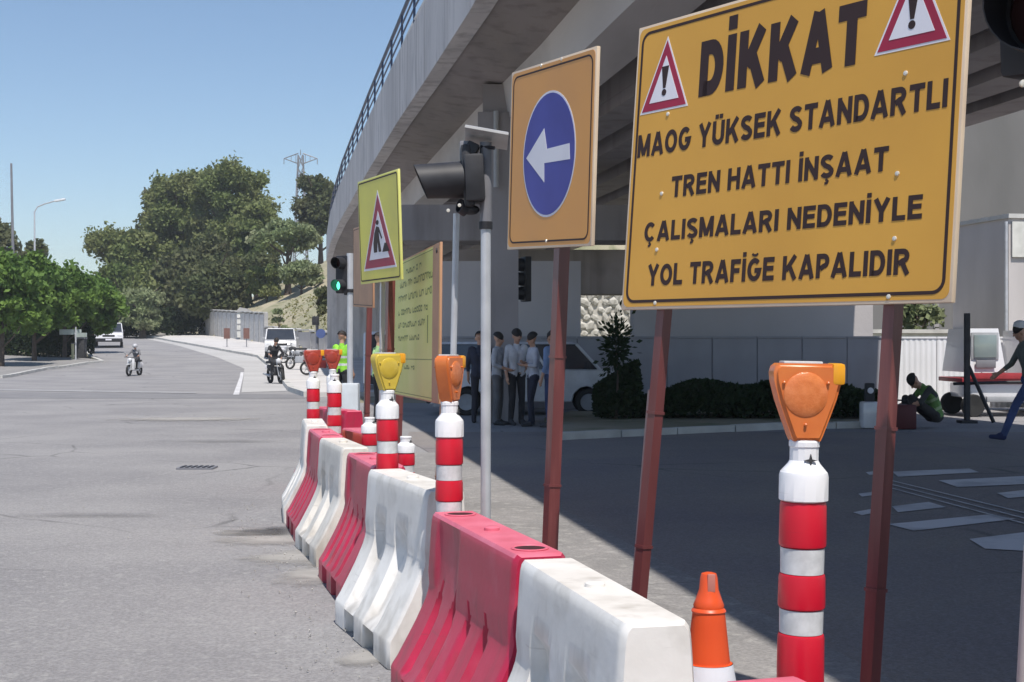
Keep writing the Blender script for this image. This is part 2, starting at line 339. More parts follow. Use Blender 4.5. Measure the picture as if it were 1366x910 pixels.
for k in range(560):
    if k < 520:
        t = r.random(); bx = -1.95+t*2.1 if False else None; y_ = 3.2+9*r.random(); xl = -.15-(y_-4.4)*.27 if y_ > 4.4 else -.15+(4.4-y_)*.26
        x_ = xl-abs(r.gauss(0,.22))-.02 if k < 300 else xl+.62+abs(r.gauss(0,.35))
    else: x_ = r.uniform(-6,-.8); y_ = r.uniform(4,16)
    sz = r.uniform(.003,.009); q = Vector((x_,y_,.014+sz*.4)); a = r.uniform(0,3.1)
    M_ = Matrix.Rotation(a,3,'Z') @ Matrix.Rotation(a*2,3,'X'); gm.add([tuple(q+M_@Vector(p)*sz) for p in ((1,0,0),(-.4,.9,0),(-.5,-.8,0),(0,0,.9),(0,0,-.9))],[(0,1,3),(1,2,3),(2,0,3),(1,0,4),(2,1,4),(0,2,4)])
gv = gm.build('grit', mat('grit_stone',(.46,.44,.41),.9,(.32,.31,.3),30), sharp=0); gv['kind'] = 'stuff'
lm = sheet('lane_marking', [tuple(gp(a,b)[:2]) for a, b in ((311,527),(319,527),(325,497),(321,497))], paint_worn, .014)
sm = sheet('lane_marking', [tuple(gp(a,b)[:2]) for a, b in ((-50,521),(262,525.5),(262,523.5),(-50,519))], mat('faint_paint',(.34,.335,.34),.85,(.27,.265,.27),2,det=8), .016)
stripes = [[(1190,631),(1293,627),(1306,632),(1198,638)],[(1252,643),(1366,637),(1420,640),(1366,648),(1277,652)],[(1330,660),(1366,656),(1420,660),(1345,667)],
 [(1190,678),(1239,672),(1262,679),(1198,686)],[(1138,686),(1165,681),(1170,686),(1150,690)],[(1145,661),(1168,658),(1170,662),(1150,665)],
 [(1185,702),(1318,689),(1355,695),(1219,711)],[(1293,722),(1366,713),(1450,718),(1366,738),(1314,735)],[(1155,632),(1172,630),(1174,634),(1160,636)]]
for sp in stripes: sheet('crossing_stripe', [tuple(gp(*q)[:2]) for q in sp], paint_worn, .017)
for k in range(3):
    d = k*5
    sheet('tyre_line', [tuple(gp(*q)[:2]) for q in ((1180,641+d),(1430,702+d*1.6),(1430,703.6+d*1.6),(1180,641.8+d))], paint_worn, .021)
# drain cover
q = gp(263,626); dc = empty('manhole_cover', q, 'small dark rectangular drain cover set into the open asphalt', 'manhole cover')
MB().box((q.x,q.y,.016), (.42,.30,.022)).build('frame', post_grey, dc)
for k in range(6): MB().box((q.x-.16+k*.064,q.y,.029), (.03,.24,.012)).build('bar', black_m, dc)
# kerbs made of stones
def kerb(path, name, label, h=.13, wd=.16, step=1.6, off=0):
    root = bpy.data.objects.new(name, None); col.objects.link(root); root['kind'] = 'structure'
    root.location = path[0]
    for a, b in zip(path, path[1:]):
        a = Vector((a[0],a[1],0)); b = Vector((b[0],b[1],0)); L = (b-a).length; nn = max(1, round(L/step)); d = (b-a)/nn
        for i in range(nn):
            p0 = a+d*i+d*.012; p1 = a+d*(i+1)-d*.012
            nrm = Vector((-d.y, d.x, 0)).normalized()*wd/2
            j = random.uniform(-.012,.012)
            pts = [p0-nrm, p1-nrm, p1+nrm, p0+nrm]
            MB().hexa([(p.x,p.y,hh(p.y)-.02) for p in pts]+[(p.x,p.y,hh(p.y)+h+j) for p in pts]).build('kerb_stone', kerbm, root, sharp=0)
    return root
kerb(rk, 'kerb', '', h=.16, wd=.2, step=2.2)
kerb(lk[:4], 'kerb', '', h=.14, wd=.2, step=1.6)
kerb(lk[3:], 'kerb', '', h=.14, wd=.2, step=3)
# far pavements
sheet('pavement', [(p.x,p.y) for p in lk[:4]]+[tuple(gp(118,481)[:2]), tuple(gp(60,478)[:2]), tuple(gp(0,472)[:2]), (-60,75), (-60,56)], paving, .12, thick=.14)
rp = rk; off = [(p.x+.1,p.y+.0) for p in rp]
sheet('pavement', off+[(off[-1][0]+3,off[-1][1]+2)]+[(p.x+6, p.y+3.5) for p in rp[-2:0:-1]]+[(rp[0].x+3, rp[0].y+1)], mat('bleached_paving',(.60,.58,.56),.9,(.50,.48,.465),.6,.3,50,det=7), .13, thick=.14)
# ---------------------------------------------------------------- hillside
def xr(y):   # x of right kerb at depth y
    ks = sorted([(p.y,p.x) for p in rk])
    if y <= ks[0][0]: return ks[0][1]
    for (a, xa), (b, xb) in zip(ks, ks[1:]):
        if y <= b: return xa+(xb-xa)*(y-a)/(b-a)
    (a,xa),(b,xb) = ks[-2:]; return xb+(xb-xa)/(b-a)*(y-b)*.5
def sst(a, b, t): t = max(0, min(1, (t-a)/(b-a))); return t*t*(3-2*t)
def hill(x, y):
    d = x-xr(y)-6.5
    if d < -1: return -1
    up = .8*sst(-.5,.5,d)+max(0, d)*.5
    up = min(up, 8.5+ .02*d)
    return up*sst(80,86,y)+.25*math.sin(x*.7+y*.3)*sst(0,3,d)+.15*math.sin(x*1.9-y*1.1)*sst(0,3,d)
hx = np.arange(-75, 62, 1.5); hy_ = np.arange(79.0, 260, 1.5)
g = MB(); g.add([(x, y, hh(y)+hill(x, y)) for y in hy_ for x in hx], [(j*len(hx)+i, j*len(hx)+i+1, (j+1)*len(hx)+i+1, (j+1)*len(hx)+i) for j in range(len(hy_)-1) for i in range(len(hx)-1)])
ho = g.build('hillside', hillm, sharp=0); ho['kind'] = 'structure'; ho.data.shade_smooth()

# ---------------------------------------------------------------- bridge
for m_, sc_, amt in ((conc,(2.2,2.2,.12),.55),(conc_w,(1.6,1.6,.10),.5),(conc_d,(1.2,1.2,.15),.5)):
    t = m_.node_tree; b = t.nodes['Principled BSDF']; src = b.inputs['Base Color'].links[0].from_socket
    tc = t.nodes.new('ShaderNodeTexCoord'); mp = t.nodes.new('ShaderNodeMapping'); mp.inputs['Scale'].default_value = sc_; t.links.new(tc.outputs['Object'], mp.inputs[0])
    nz = t.nodes.new('ShaderNodeTexNoise'); nz.inputs['Scale'].default_value = 1.6; nz.inputs['Detail'].default_value = 6; t.links.new(mp.outputs[0], nz.inputs['Vector'])
    mr = t.nodes.new('ShaderNodeMapRange'); mr.inputs[1].default_value = .52; mr.inputs[2].default_value = .68; mr.inputs[4].default_value = amt; t.links.new(nz.outputs[0], mr.inputs[0])
    mx = t.nodes.new('ShaderNodeMix'); mx.data_type = 'RGBA'; mx.blend_type = 'MULTIPLY'; mx.inputs[7].default_value = (.55,.52,.5,1)
    t.links.new(mr.outputs[0], mx.inputs[0]); t.links.new(src, mx.inputs[6]); t.links.new(mx.outputs[2], b.inputs['Base Color'])
S = -.172
YD = [(-60,0),(22,0),(28,-.18),(40,-.32),(55,-.42),(66,-.36),(76,-.15),(84,.05),(200,.05)]
def BX(X0, y):
    for (a, da), (b, db) in zip(YD, YD[1:]):
        if y <= b: return X0+S*y+da+(db-da)*(y-a)/(b-a)
    return X0+S*y
y0, y1 = -30.0, 80.0
def sect(mb, fn, ya, yb):   # sweep a closed section along the curved bridge line
    ys = [ya]+[y for y, _ in YD if ya < y < yb]+[yb]; rings = [fn(y) for y in ys]; k = len(rings[0]); vs = [p for r in rings for p in r]
    fs = [tuple(range(k)), tuple(range((len(ys)-1)*k, len(ys)*k))[::-1]]
    for a in range(len(ys)-1): fs += [(a*k+i,a*k+(i+1)%k,(a+1)*k+(i+1)%k,(a+1)*k+i) for i in range(k)]
    mb.add(vs, fs)
def beam(mb, xa, xb, za, zb, ya=y0, yb=y1):
    sect(mb, lambda y: [(BX(xa,y),y,CH+za),(BX(xb,y),y,CH+za),(BX(xb,y),y,CH+zb),(BX(xa,y),y,CH+zb)], ya, yb)
br = empty('bridge', (BX(8,20),20,0), 'long grey concrete road viaduct crossing above the closed lane', 'bridge')
RB = 13.75
# fascia and parapet in precast segments with open joints
seg = 5.0; yy = y0
while yy < y1-.1:
    m = MB(); e = min(yy+seg, y1)
    m.add([], [])
    def pr(y): return [(BX(2.8,y),y,CH+4.93),(BX(3.12,y),y,CH+4.93),(BX(3.12,y),y,CH+6.47),(BX(2.85,y),y,CH+6.47),(BX(2.80,y),y,CH+6.42)]
    a = pr(yy+.012); b = pr(e-.012); k = len(a)
    m.add(a+b, [tuple(range(k)), tuple(range(2*k-1,k-1,-1))]+[(i,k+i,k+(i+1)%k,(i+1)%k) for i in range(k)])
    m.build('fascia_panel', conc, br, sharp=0); yy = e
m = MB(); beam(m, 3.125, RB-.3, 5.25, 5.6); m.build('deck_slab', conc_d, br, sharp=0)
m = MB()   # sloping cantilever underside
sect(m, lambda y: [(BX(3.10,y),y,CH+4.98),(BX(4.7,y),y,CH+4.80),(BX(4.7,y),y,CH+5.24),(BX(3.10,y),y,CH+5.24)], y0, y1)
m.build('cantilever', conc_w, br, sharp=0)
def girder(x, wd=.75, mt=conc_d, nm='girder'):
    m = MB(); beam(m, x, x+.16, 4.42, 5.23); 
    beam(m, x+.161, x+wd-.2, 4.6, 5.2); beam(m, x-.0, x+wd, 4.2, 4.415)
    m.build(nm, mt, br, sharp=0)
m = MB(); sect(m, lambda y: [(BX(4.33,y),y,CH+4.2),(BX(5.2,y),y,CH+4.2),(BX(5.2,y),y,CH+5.2),(BX(4.22,y),y,CH+4.86)], y0, y1)
m.build('edge_girder', mat('girder_concrete',(.60,.57,.55),.85,(.48,.45,.44),.5,.25,14,stretch=(1,.25,1),det=8,speck=(1.2,(.36,.34,.33),.5)), br, sharp=0)
gx = 6.0
while gx < RB-.9: girder(gx); gx += 1.32
m = MB(); beam(m, RB-.3, RB, 4.75, 6.4); m.build('outer_fascia', conc, br, sharp=0)
for yd in (12, 42, 60): m = MB(); beam(m, 5.2, RB-.5, 4.45, 5.24, yd, yd+.4); m.build('cross_diaphragm', conc_d, br, sharp=0)
# slim side column with stepped head
cb = P(676, 460, 25).x
for nm, a, b, z0, z1, dx in (('column_shaft',25.0,25.8,-.0,CH+3.85,0),('column_collar',24.9,25.9,CH+3.852,CH+4.3,-.06),('column_head',25.0,25.75,CH+4.302,CH+4.83,-.0)):
    m = MB(); m.box(((P(651+0,0,25).x+P(699,0,25).x)/2-.1+dx*.5,(a+b)/2,(z0+z1)/2),(.66-dx*2,b-a,z1-z0)); m.build(nm, conc_d, br, sharp=0)
m = MB(); xq = P(662,0,24.9).x; m.tube((xq,24.84,CH+2.9),(xq,24.84,CH+4.3),.05); m.build('drain_pipe', mat('grey_pipe',(.42,.42,.42),.5), br)
# pier walls and low cap beam behind the hoarding
m = MB(); m.box((P(676,0,31.6).x,31.9,1.7),(3.45,.9,3.4)); m.build('pier_wall', mat('pier_concrete',(.56,.53,.53),.9,(.48,.45,.45),.4,.25,10,det=7), br, sharp=0)
m = MB(); xa, xb = P(846,0,31.2).x, P(1166,0,31.2).x; m.box(((xa+xb)/2,31.8,1.93),(xb-xa,1.0,3.85)); m.build('pier_wall', mat('pier_concrete',(.56,.53,.53),.9,(.48,.45,.45),.4,.25,10,det=7), br, sharp=0)
m = MB(); xa, xb = P(535,0,31).x, P(1180,0,31).x
m.box(((xa+xb)/2,31.75,(CH+2.0+CH+2.82)/2+.4),(xb-xa,1.5,.82)); m.build('cap_beam', conc_d, br, sharp=0)
for i, xc in enumerate((0.9,3.2,5.4,7.4)):
    m = MB(); m.box((xc,31.8,CH+3.72),(.8,.9,.98)); m.build('bearing_block', conc_d, br, sharp=0)
m = MB(); m.box((P(770,0,45).x+1.5,46,CH+2.45),(11,1.2,1.5)); m.build('cross_beam', conc_w, br, sharp=0)
for xc in (P(900,0,45).x, P(540,0,45).x+.2): MB().box((xc+.0,46,1.57),(1.0,1.0,3.14)).build('column_shaft', conc_d, br, sharp=0)
# abutment
m = MB(); m.hexa([(BX(2.85,80),80,hh(80)-.3),(BX(RB,80),80,0),(BX(RB,80),92,0),(BX(2.85,80)+.3,92,0),(BX(2.85,80),80.0,CH+6.4),(BX(RB,80),80,CH+6.4),(BX(RB,80),92,CH+6.4),(BX(2.85,80)+.3,92,CH+6.4)])
m.build('abutment', conc, br, sharp=0)
# railing on the parapet
rl = empty('bridge_railing', (BX(2.95,20),20,CH+6.47), 'dark blue metal railing along the top of the viaduct parapet', 'railing')
yy = y0+.5
pm = None
while yy < y1:
    x = BX(2.97,yy); o = MB().box((0,0,.5),(.05,.05,1.0)).mesh('post', rail_bl, 0) if pm is None else pm; pm = o
    ob = bpy.data.objects.new('post', o); col.objects.link(ob); ob.parent = rl; ob.location = Vector((x,yy,CH+6.47))-rl.location; yy += 2.5
for z in (.28,.52,.76,1.0): m = MB(); m.path([(BX(2.97,y),y,CH+6.47+z) for y in (y0,0,22,28,40,55,66,76,80)],.022 if z<1 else .045, 8); m.build('rail', post_gv if z == .28 else rail_bl, rl)

# ---------------------------------------------------------------- hoarding
hd = empty('hoarding', (4,30,0), 'long metal site hoarding, bridge shade painted blue grey at left, white at right', 'hoarding')
HT = CH+.14
xx = P(590,0,30).x; k = 0; pmesh = None; pm2 = None
hoard_shade = mat('hoarding_shaded_metal', (.36,.355,.385), .55, (.31,.305,.33), 1.2)  # white hoarding darkened in colour where the bridge shades it
while xx < P(1345,0,30).x:
    if pmesh is None:
        mf = MB(); mf.bbox((.5,.02,HT/2+.02),(.985,.05,HT-.02),.01); mf.box((.49,.0,HT+.03),(.985,.06,.04))
        m = MB(); nr = 8; wv = 1.0; vs = []; 
        for i in range(nr*4+1):
            u = i/(nr*4)*wv*.985; d = .012 if (i % 4) in (1,2) else 0
            vs += [(u,-d,0.05),(u,-d,HT)]
        m.add(vs, [(2*i,2*i+2,2*i+3,2*i+1) for i in range(nr*4)])
        m.box((.5,.04,HT/2),(.98,.03,HT-.1)); m.box((.49,.0,HT+.02),(.985,.05,.04))
        pmesh = mf.mesh('hoarding_panel', hoard_shade, 0); pm2 = m.mesh('hoarding_panel', hoardm, 0)
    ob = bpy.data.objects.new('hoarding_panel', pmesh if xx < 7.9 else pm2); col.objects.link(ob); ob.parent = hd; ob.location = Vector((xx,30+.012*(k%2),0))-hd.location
    ob = bpy.data.objects.new('hoarding_post', MB().box((0,.1,HT/2),(.06,.06,HT)).mesh('hoarding_post', post_grey, 0) if k == 0 else hpm); hpm = ob.data
    col.objects.link(ob); ob.parent = hd; ob.location = Vector((xx,30,0))-hd.location
    xx += 1.0; k += 1
# planted island
isl = [tuple(gp(a,b)[:2]) for a, b in ((745,588),(900,580),(1050,573),(1175,571))]+[(7.2,27.5),(1.2,27.5),(.6,25)]
sheet('planting_bed', isl, soil, .10, thick=.12)
kerb([Vector((p[0],p[1],0)) for p in isl[:4]], 'kerb', '', h=.12, wd=.14, step=1.0)

# ---------------------------------------------------------------- foliage
def leafmesh(name, centers, size, m, seed=0, flat=.0):
    r = np.random.default_rng(seed); n = len(centers)
    a = r.normal(size=(n,3)); a /= np.linalg.norm(a,axis=1)[:,None]
    b = r.normal(size=(n,3)); b -= (a*b).sum(1)[:,None]*a; b /= np.linalg.norm(b,axis=1)[:,None]
    s = size*(.6+.8*r.random((n,1))); a = a*s; b = b*s*.6
    v = np.empty((n,4,3)); v[:,0]=centers-a; v[:,1]=centers-b*.9+a*.1; v[:,2]=centers+a; v[:,3]=centers+b*.9-a*.1
    me = bpy.data.meshes.new(name); me.vertices.add(n*4); me.vertices.foreach_set('co', v.ravel())
    me.loops.add(n*4); me.loops.foreach_set('vertex_index', np.arange(n*4,dtype=np.int32))
    me.polygons.add(n); me.polygons.foreach_set('loop_start', np.arange(0,n*4,4,dtype=np.int32)); 
    me.update(calc_edges=True); me.materials.append(m); return me
def crown_pts(rx, ry, rz, nl, n, seed, lobe=.46, clump=.5, bottom=-.75):
    r = np.random.default_rng(seed); out = []
    lobes = []
    while len(lobes) < nl:
        p = r.uniform(-1,1,3)
        if np.linalg.norm(p) < 1 and p[2] > bottom: lobes.append(p*np.array([rx,ry,rz])*.72)
    lr = lobe*min(rx,rz)
    per = n//nl
    for L in lobes:
        k = lr*r.uniform(.5,1.3); nc = max(8, int(28))
        d = r.normal(size=(nc,3)); d /= np.linalg.norm(d,axis=1)[:,None]; d[:,2] = np.abs(d[:,2])*1.0-.25*(r.random(nc))
        cc = L + d*k*np.array([1.05,1.05,.75])*r.uniform(.55,1.05,(nc,1))
        idx = r.integers(0,nc,per)
        out.append(cc[idx]+r.normal(size=(per,3))*k*.17*clump*2)
    return np.concatenate(out)
def tree(name, x, y, base, top, rx, m, seed, label, cat='tree', group=None, n=16000, leaf=.22, cb=.25, nl=22, ry=None, trunk=.28):
    H = top-base; root = empty(name, (x,y,base), label, cat, group)
    rz = H*(1-cb)/2; cz = base+H*cb+rz; ry = ry or rx
    pts = crown_pts(rx, ry, rz, nl, n, seed); pts[:,2] *= (rz/(max(abs(pts[:,2]).max(),1e-3)))*1.0
    pts += np.array([0,0,cz-base])
    ob = bpy.data.objects.new('crown', leafmesh('crown', pts, leaf, m, seed)); col.objects.link(ob); ob.parent = root
    r = random.Random(seed); t = MB(); z = 0; p = Vector((0,0,-.3)); rr = trunk; pts_ = [p]; rs = [rr*1.25]
    for i in range(5):
        p = Vector((p.x+r.uniform(-.1,.1)*H*.05, p.y+r.uniform(-.1,.1)*H*.05, H*(i+1)/6)); pts_.append(p); rs.append(rr*(1-.16*(i+1)))
    t.path(pts_, rs, 8)
    for i in range(7):
        a = r.uniform(0,6.28); q = pts_[1+i%4]; e = q+Vector((math.cos(a)*rx*.7, math.sin(a)*rx*.7, H*r.uniform(.15,.3)))
        mdl = (q+e)/2+Vector((0,0,-.02*H)); t.path([q,mdl,e],[rr*.45,rr*.3,rr*.12],6)
    t.build('trunk', bark, root, world=False)
    return root
gh = lambda x, y: hh(y)+max(0, hill(x, y))
def ptree(name, px, topy, wpx, z, m, seed, label, cb=.2, n=16000, leaf=.24, nl=22, group=None, cat='tree', base=None, trunk=.3):
    x = (px-CX)/F*z; top = CH+(HY-topy)/F*z; b = gh(x,z) if base is None else base
    return tree(name, x, z, b, top, wpx/F*z/2, m, seed, label, cat, group, n, leaf, cb, nl, trunk=trunk)
ptree('pine_tree', 305, 206, 115, 142, leaf_pine, 1, 'tallest broad pine at the middle of the hillside clump', cb=.12, n=60000, nl=20, leaf=.19)
ptree('pine_tree', 248, 222, 100, 146, leaf_pine, 2, 'tall pine just left of the tallest one, ragged left shoulder', cb=.12, n=46000, nl=16, leaf=.19)
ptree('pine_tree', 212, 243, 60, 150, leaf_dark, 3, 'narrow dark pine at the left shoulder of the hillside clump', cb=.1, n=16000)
ptree('pine_tree', 343, 265, 70, 136, leaf_pine, 4, 'pine at the right shoulder of the hillside clump, lower than its neighbour', cb=.1, n=18000)
ptree('broadleaf_tree', 166, 297, 92, 138, leaf_pine, 5, 'rounded grey green tree at the far left foot of the hillside clump', cb=.1, n=22000)
ptree('olive_tree', 384, 291, 100, 122, leaf_olive, 6, 'pale olive green tree on the slope below the power pylon', cb=.42, n=17000, leaf=.22)
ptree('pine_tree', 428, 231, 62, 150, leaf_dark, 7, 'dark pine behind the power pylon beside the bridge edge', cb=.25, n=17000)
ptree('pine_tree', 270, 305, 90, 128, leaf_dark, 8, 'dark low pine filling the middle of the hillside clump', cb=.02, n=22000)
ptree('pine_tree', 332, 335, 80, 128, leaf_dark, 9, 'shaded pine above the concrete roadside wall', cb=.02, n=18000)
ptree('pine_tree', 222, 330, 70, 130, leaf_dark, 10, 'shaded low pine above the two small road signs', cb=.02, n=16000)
ptree('shrub', 190, 382, 62, 118, leaf_olive, 11, 'round green bush beside the road bend in front of the pines', cb=.0, n=12000, cat='bush', nl=12, leaf=.18)
ptree('shrub', 402, 342, 52, 118, leaf_olive, 12, 'wide grey green bush on the dry slope under the olive tree', cb=.0, n=12000, cat='bush', nl=14, leaf=.18, trunk=.12)
ptree('shrub', 372, 412, 22, 96, leaf_olive, 13, 'small lone bush on the bare dry slope', cb=.0, n=2500, cat='bush', nl=7, leaf=.12, trunk=.06)
ptree('shrub', 425, 380, 30, 100, leaf_dark, 14, 'small dark bush on the slope beside the bridge abutment', cb=.0, n=3500, cat='bush', nl=7, leaf=.14, trunk=.06)
ptree('pine_tree', 285, 335, 100, 124, leaf_dark, 15, 'low shaded pine right above the pale ribbed wall', cb=.0, n=20000)
ptree('shrub', 356, 352, 60, 122, leaf_pine, 16, 'grey green bush on the upper slope left of the wide one', cb=.0, n=9000, cat='bush', nl=12, leaf=.16, trunk=.1)
ptree('broadleaf_tree', 168, 350, 80, 126, leaf_pine, 17, 'lower grey green tree in front of the rounded one at far left foot', cb=.0, n=14000)
# left side
for i, (px, ty, wp, z, lb) in enumerate([(2,329,120,70,'bright green street tree at the left edge of the photo'),(46,333,100,76,'bright green street tree, second from the left edge'),
        (86,345,92,80,'bright green street tree standing above the dark roadside box'),(123,366,74,88,'last bright green street tree before the road bend')]):
    ptree('street_tree', px, ty, wp, z, leaf_lime, 20+i, lb, cb=.12, n=20000, leaf=.17, nl=30, group='bright green street trees on the left pavement', trunk=.14)
ptree('broadleaf_tree', -8, 288, 60, 120, leaf_dark, 30, 'dark tree top rising behind the street trees at far left', cb=.1, n=13000)
ptree('broadleaf_tree', 48, 318, 46, 125, leaf_dark, 31, 'dark tree peeking behind the street trees near the street lamp', cb=.1, n=9000)
ptree('broadleaf_tree', 118, 372, 100, 128, leaf_dark, 33, 'low dark tree closing the view behind the white truck', cb=.0, n=15000)
ptree('broadleaf_tree', 60, 370, 110, 118, leaf_dark, 34, 'low dark tree behind the second street tree', cb=.0, n=15000)
# hedge masses
def hedge(name, a, b, wd, h, m, seed, label, n, leaf=.1, kind=None, cat='hedge', base=None):
    r = np.random.default_rng(seed); a = np.array(a); b = np.array(b); t = r.random((n,1)); L = np.linalg.norm(b-a)
    base_ = a+(b-a)*t; nrm = np.array([-(b-a)[1],(b-a)[0]])/L
    u = r.uniform(-1,1,(n,1)); hgt = h*(.72+.28*np.sin(t*L*2.1+seed)*np.cos(t*L*.9))*np.sqrt(1-.8*u*u)*r.random((n,1))**.45
    xy = base_+nrm*u*wd/2
    z = np.array([[hh(q[1])] for q in xy]) if base is None else base
    o0 = np.array([*(a+(b-a)/2), 0.])
    pts = np.concatenate([xy, z+hgt], 1)-o0
    ob = bpy.data.objects.new(name, leafmesh(name, pts, leaf, m, seed)); col.objects.link(ob); ob.location = o0
    return tagit(ob, label, cat)
ha, hb = gp(-30,474), gp(112,480)
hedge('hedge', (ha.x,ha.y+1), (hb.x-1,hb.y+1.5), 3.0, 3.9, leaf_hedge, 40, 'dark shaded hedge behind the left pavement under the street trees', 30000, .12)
hedge('hedge', (-42,112), (-27.5,128), 3, 3.6, leaf_hedge, 41, 'dark hedge at the far bend of the road behind the white truck', 16000, .16)
hedge('hedge', (2.3,25.6), (6.9,25.4), 1.9, .88, leaf_hedge, 42, 'low dark hedge in the planted island in front of the wide pier', 16000, .06, base=.1)
hedge('shrub', (1.55,25.1), (2.35,25.1), 1.2, 1.25, leaf_hedge, 43, 'taller bushy shrub at the left end of the planted island', 6500, .06, base=.1, cat='bush')
sr = empty('sapling', (P(822,0,24.6).x,24.6,.1), 'thin leafy sapling sticking up from the island hedge before the stone wall', 'sapling')
t = MB(); t.path([(sr.location.x,24.6,.1),(sr.location.x+.03,24.6,.9),(sr.location.x-.03,24.6,1.75)],[.025,.018,.006],6); t.build('stem', bark, sr)
pts = np.random.default_rng(3).normal(size=(700,3))*np.array([.13,.12,.28])+np.array([0,0,1.3]); ob = bpy.data.objects.new('foliage', leafmesh('foliage', pts, .05, leaf_hedge, 3)); col.objects.link(ob); ob.parent = sr
g_pts = []
r = np.random.default_rng(5)
for _ in range(900):
    x = r.uniform(-36,-8); y = r.uniform(84,112); d = x-xr(y)-6.5
    if d > .5: c = np.array([x,y,gh(x,y)]); g_pts.append(c+r.normal(size=(10,3))*np.array([.3,.3,.12])+np.array([0,0,.12]))
ob = bpy.data.objects.new('dry_grass', leafmesh('dry_grass', np.concatenate(g_pts), .11, leafmat('dry_grass_blades',(.26,.24,.10),(.20,.20,.08),.4), 6)); col.objects.link(ob); ob['kind'] = 'stuff'; ob['label'] = 'dry grass tufts on the bare slope'; ob['category'] = 'grass'
# ---------------------------------------------------------------- walls, far structures
def wallrun(name, label, path, h, th, panel, m, pm, cap=True):
    root = empty(name, (path[0][0], path[0][1], hh(path[0][1])), label, 'wall')
    for (ax, ay), (bx, by) in zip(path, path[1:]):
        L = math.hypot(bx-ax, by-ay); nn = max(1, round(L/panel)); ang = math.atan2(by-ay, bx-ax)
        for i in range(nn):
            t = (i+.5)/nn; x = ax+(bx-ax)*t; y = ay+(by-ay)*t; z = hh(y)
            MB().box((x,y,z+h/2-.1),(L/nn-.28,th,h+.2),ang).build('panel', m, root, 0)
            t = i/nn; x2 = ax+(bx-ax)*t; y2 = ay+(by-ay)*t
            MB().box((x2,y2,hh(y2)+h/2),(.28,th+.05,h+.3),ang).build('pilaster', pm, root, 0)
            if cap: MB().box((x,y,z+h+.14),(L/nn-.30,th+.1,.08),ang).build('coping', kerbm, root, 0)
    return root
wp = [(xr(y)+6.1, y) for y in (86,92,98,104,110,118,128)]
wallrun('roadside_wall', 'low grey concrete panel wall with pilasters holding back the dry hillside', [(-10.9,82.5)]+wp[:1]+wp[1:4], 1.25, .25, 3.0, mat('low_wall_panel',(.46,.44,.43),.9,(.38,.36,.35),.6), mat('pilaster_concrete',(.42,.41,.40),.9))
wallrun('roadside_wall', 'paler ribbed concrete wall with close pilasters under the dark pines', wp[3:], 2.3, .25, 1.7, mat('pale_wall_panel',(.58,.57,.56),.9), mat('pilaster_concrete',(.42,.41,.40),.9))
tw = empty('retaining_wall', (26,70,0), 'very tall plain grey concrete wall behind the site at the right edge', 'wall')
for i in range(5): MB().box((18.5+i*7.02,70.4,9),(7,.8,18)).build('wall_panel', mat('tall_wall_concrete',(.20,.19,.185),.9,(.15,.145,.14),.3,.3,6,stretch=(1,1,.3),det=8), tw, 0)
for i in range(4): MB().box((22.0+i*7.02,69.95,9),(.25,.1,18)).build('joint_strip', conc_d, tw, 0)
bd = empty('concrete_building', (16,41,0), 'grey concrete block building with pale roof edge at the right edge of the photo', 'building')
bp_ = [(14.05,43),(14.72,40),(20,40.8),(19.4,44.4)]
m = MB(); m.prism([(x,y,0) for x,y in bp_], (0,0,0), (0,0,5.2)); m.build('wall', mat('pale_block_concrete',(.60,.56,.55),.9,(.46,.43,.42),.5,.3,6,stretch=(1,1,.3),det=8), bd, 0)
m = MB(); m.prism([(x*1.0+dx,y+dy,0) for (x,y),(dx,dy) in zip(bp_,((-.08,.1),(-.03,-.1),(.1,-.1),(.1,.1)))], (0,0,5.203), (0,0,5.33)); m.build('roof_edge', kerbm, bd, 0)
d = Vector((20-14.72,.8,0)).normalized()
m = MB(); a = Vector((14.8,39.98,4.05)); m.prism([a,a+d*3,a+d*3+Vector((0,0,1.05)),a+Vector((0,0,1.05))],(0,0,0),(d.y*.05,-.05,0)); m.build('upper_panel', mat('pale_render',(.7,.69,.64),.8), bd, 0)
m = MB(); m.tube((14.72-.09,40.0-.05,0),(14.72-.09,40-.05,5.1),.05); m.build('downpipe', post_gv, bd)
# sunlit stone wall behind the opening
sw = empty('stone_wall', (6,75,0), 'sunlit pale rubble stone wall seen through the gap between the piers', 'wall')
MB().box((6,75.4,3.2),(9.4,.5,6.6)).build('mortar_backing', mat('mortar',(.58,.55,.49),.95), sw, 0)
stm = mat('rubble_stone',(.62,.60,.55),.9,(.42,.40,.35),1.5,.4,12,det=6)
sm_ = []
for k in range(6):
    bm = bmesh.new(); bmesh.ops.create_icosphere(bm, subdivisions=1, radius=.5); r = random.Random(k)
    for v in bm.verts: v.co = Vector((v.co.x*1.0*r.uniform(.8,1.1), v.co.y*.5, v.co.z*.8*r.uniform(.8,1.1)))
    me = bpy.data.meshes.new('stone'); bm.to_mesh(me); bm.free(); me.materials.append(stm); sm_.append(me)
r = random.Random(4)
for j in range(14):
    for i in range(18):
        ob = bpy.data.objects.new('stone', sm_[r.randrange(6)]); col.objects.link(ob); ob.parent = sw; k = r.uniform(.46,.72)
        ob.location = Vector((1.5+i*.52+(.26 if j%2 else 0)+r.uniform(-.08,.08), 75.1, .3+j*.44))-sw.location; ob.scale = (k*r.uniform(.85,1.5),k*.8,k*r.uniform(.75,1.15))
        ob.rotation_euler = (0,r.uniform(-3,3),0)
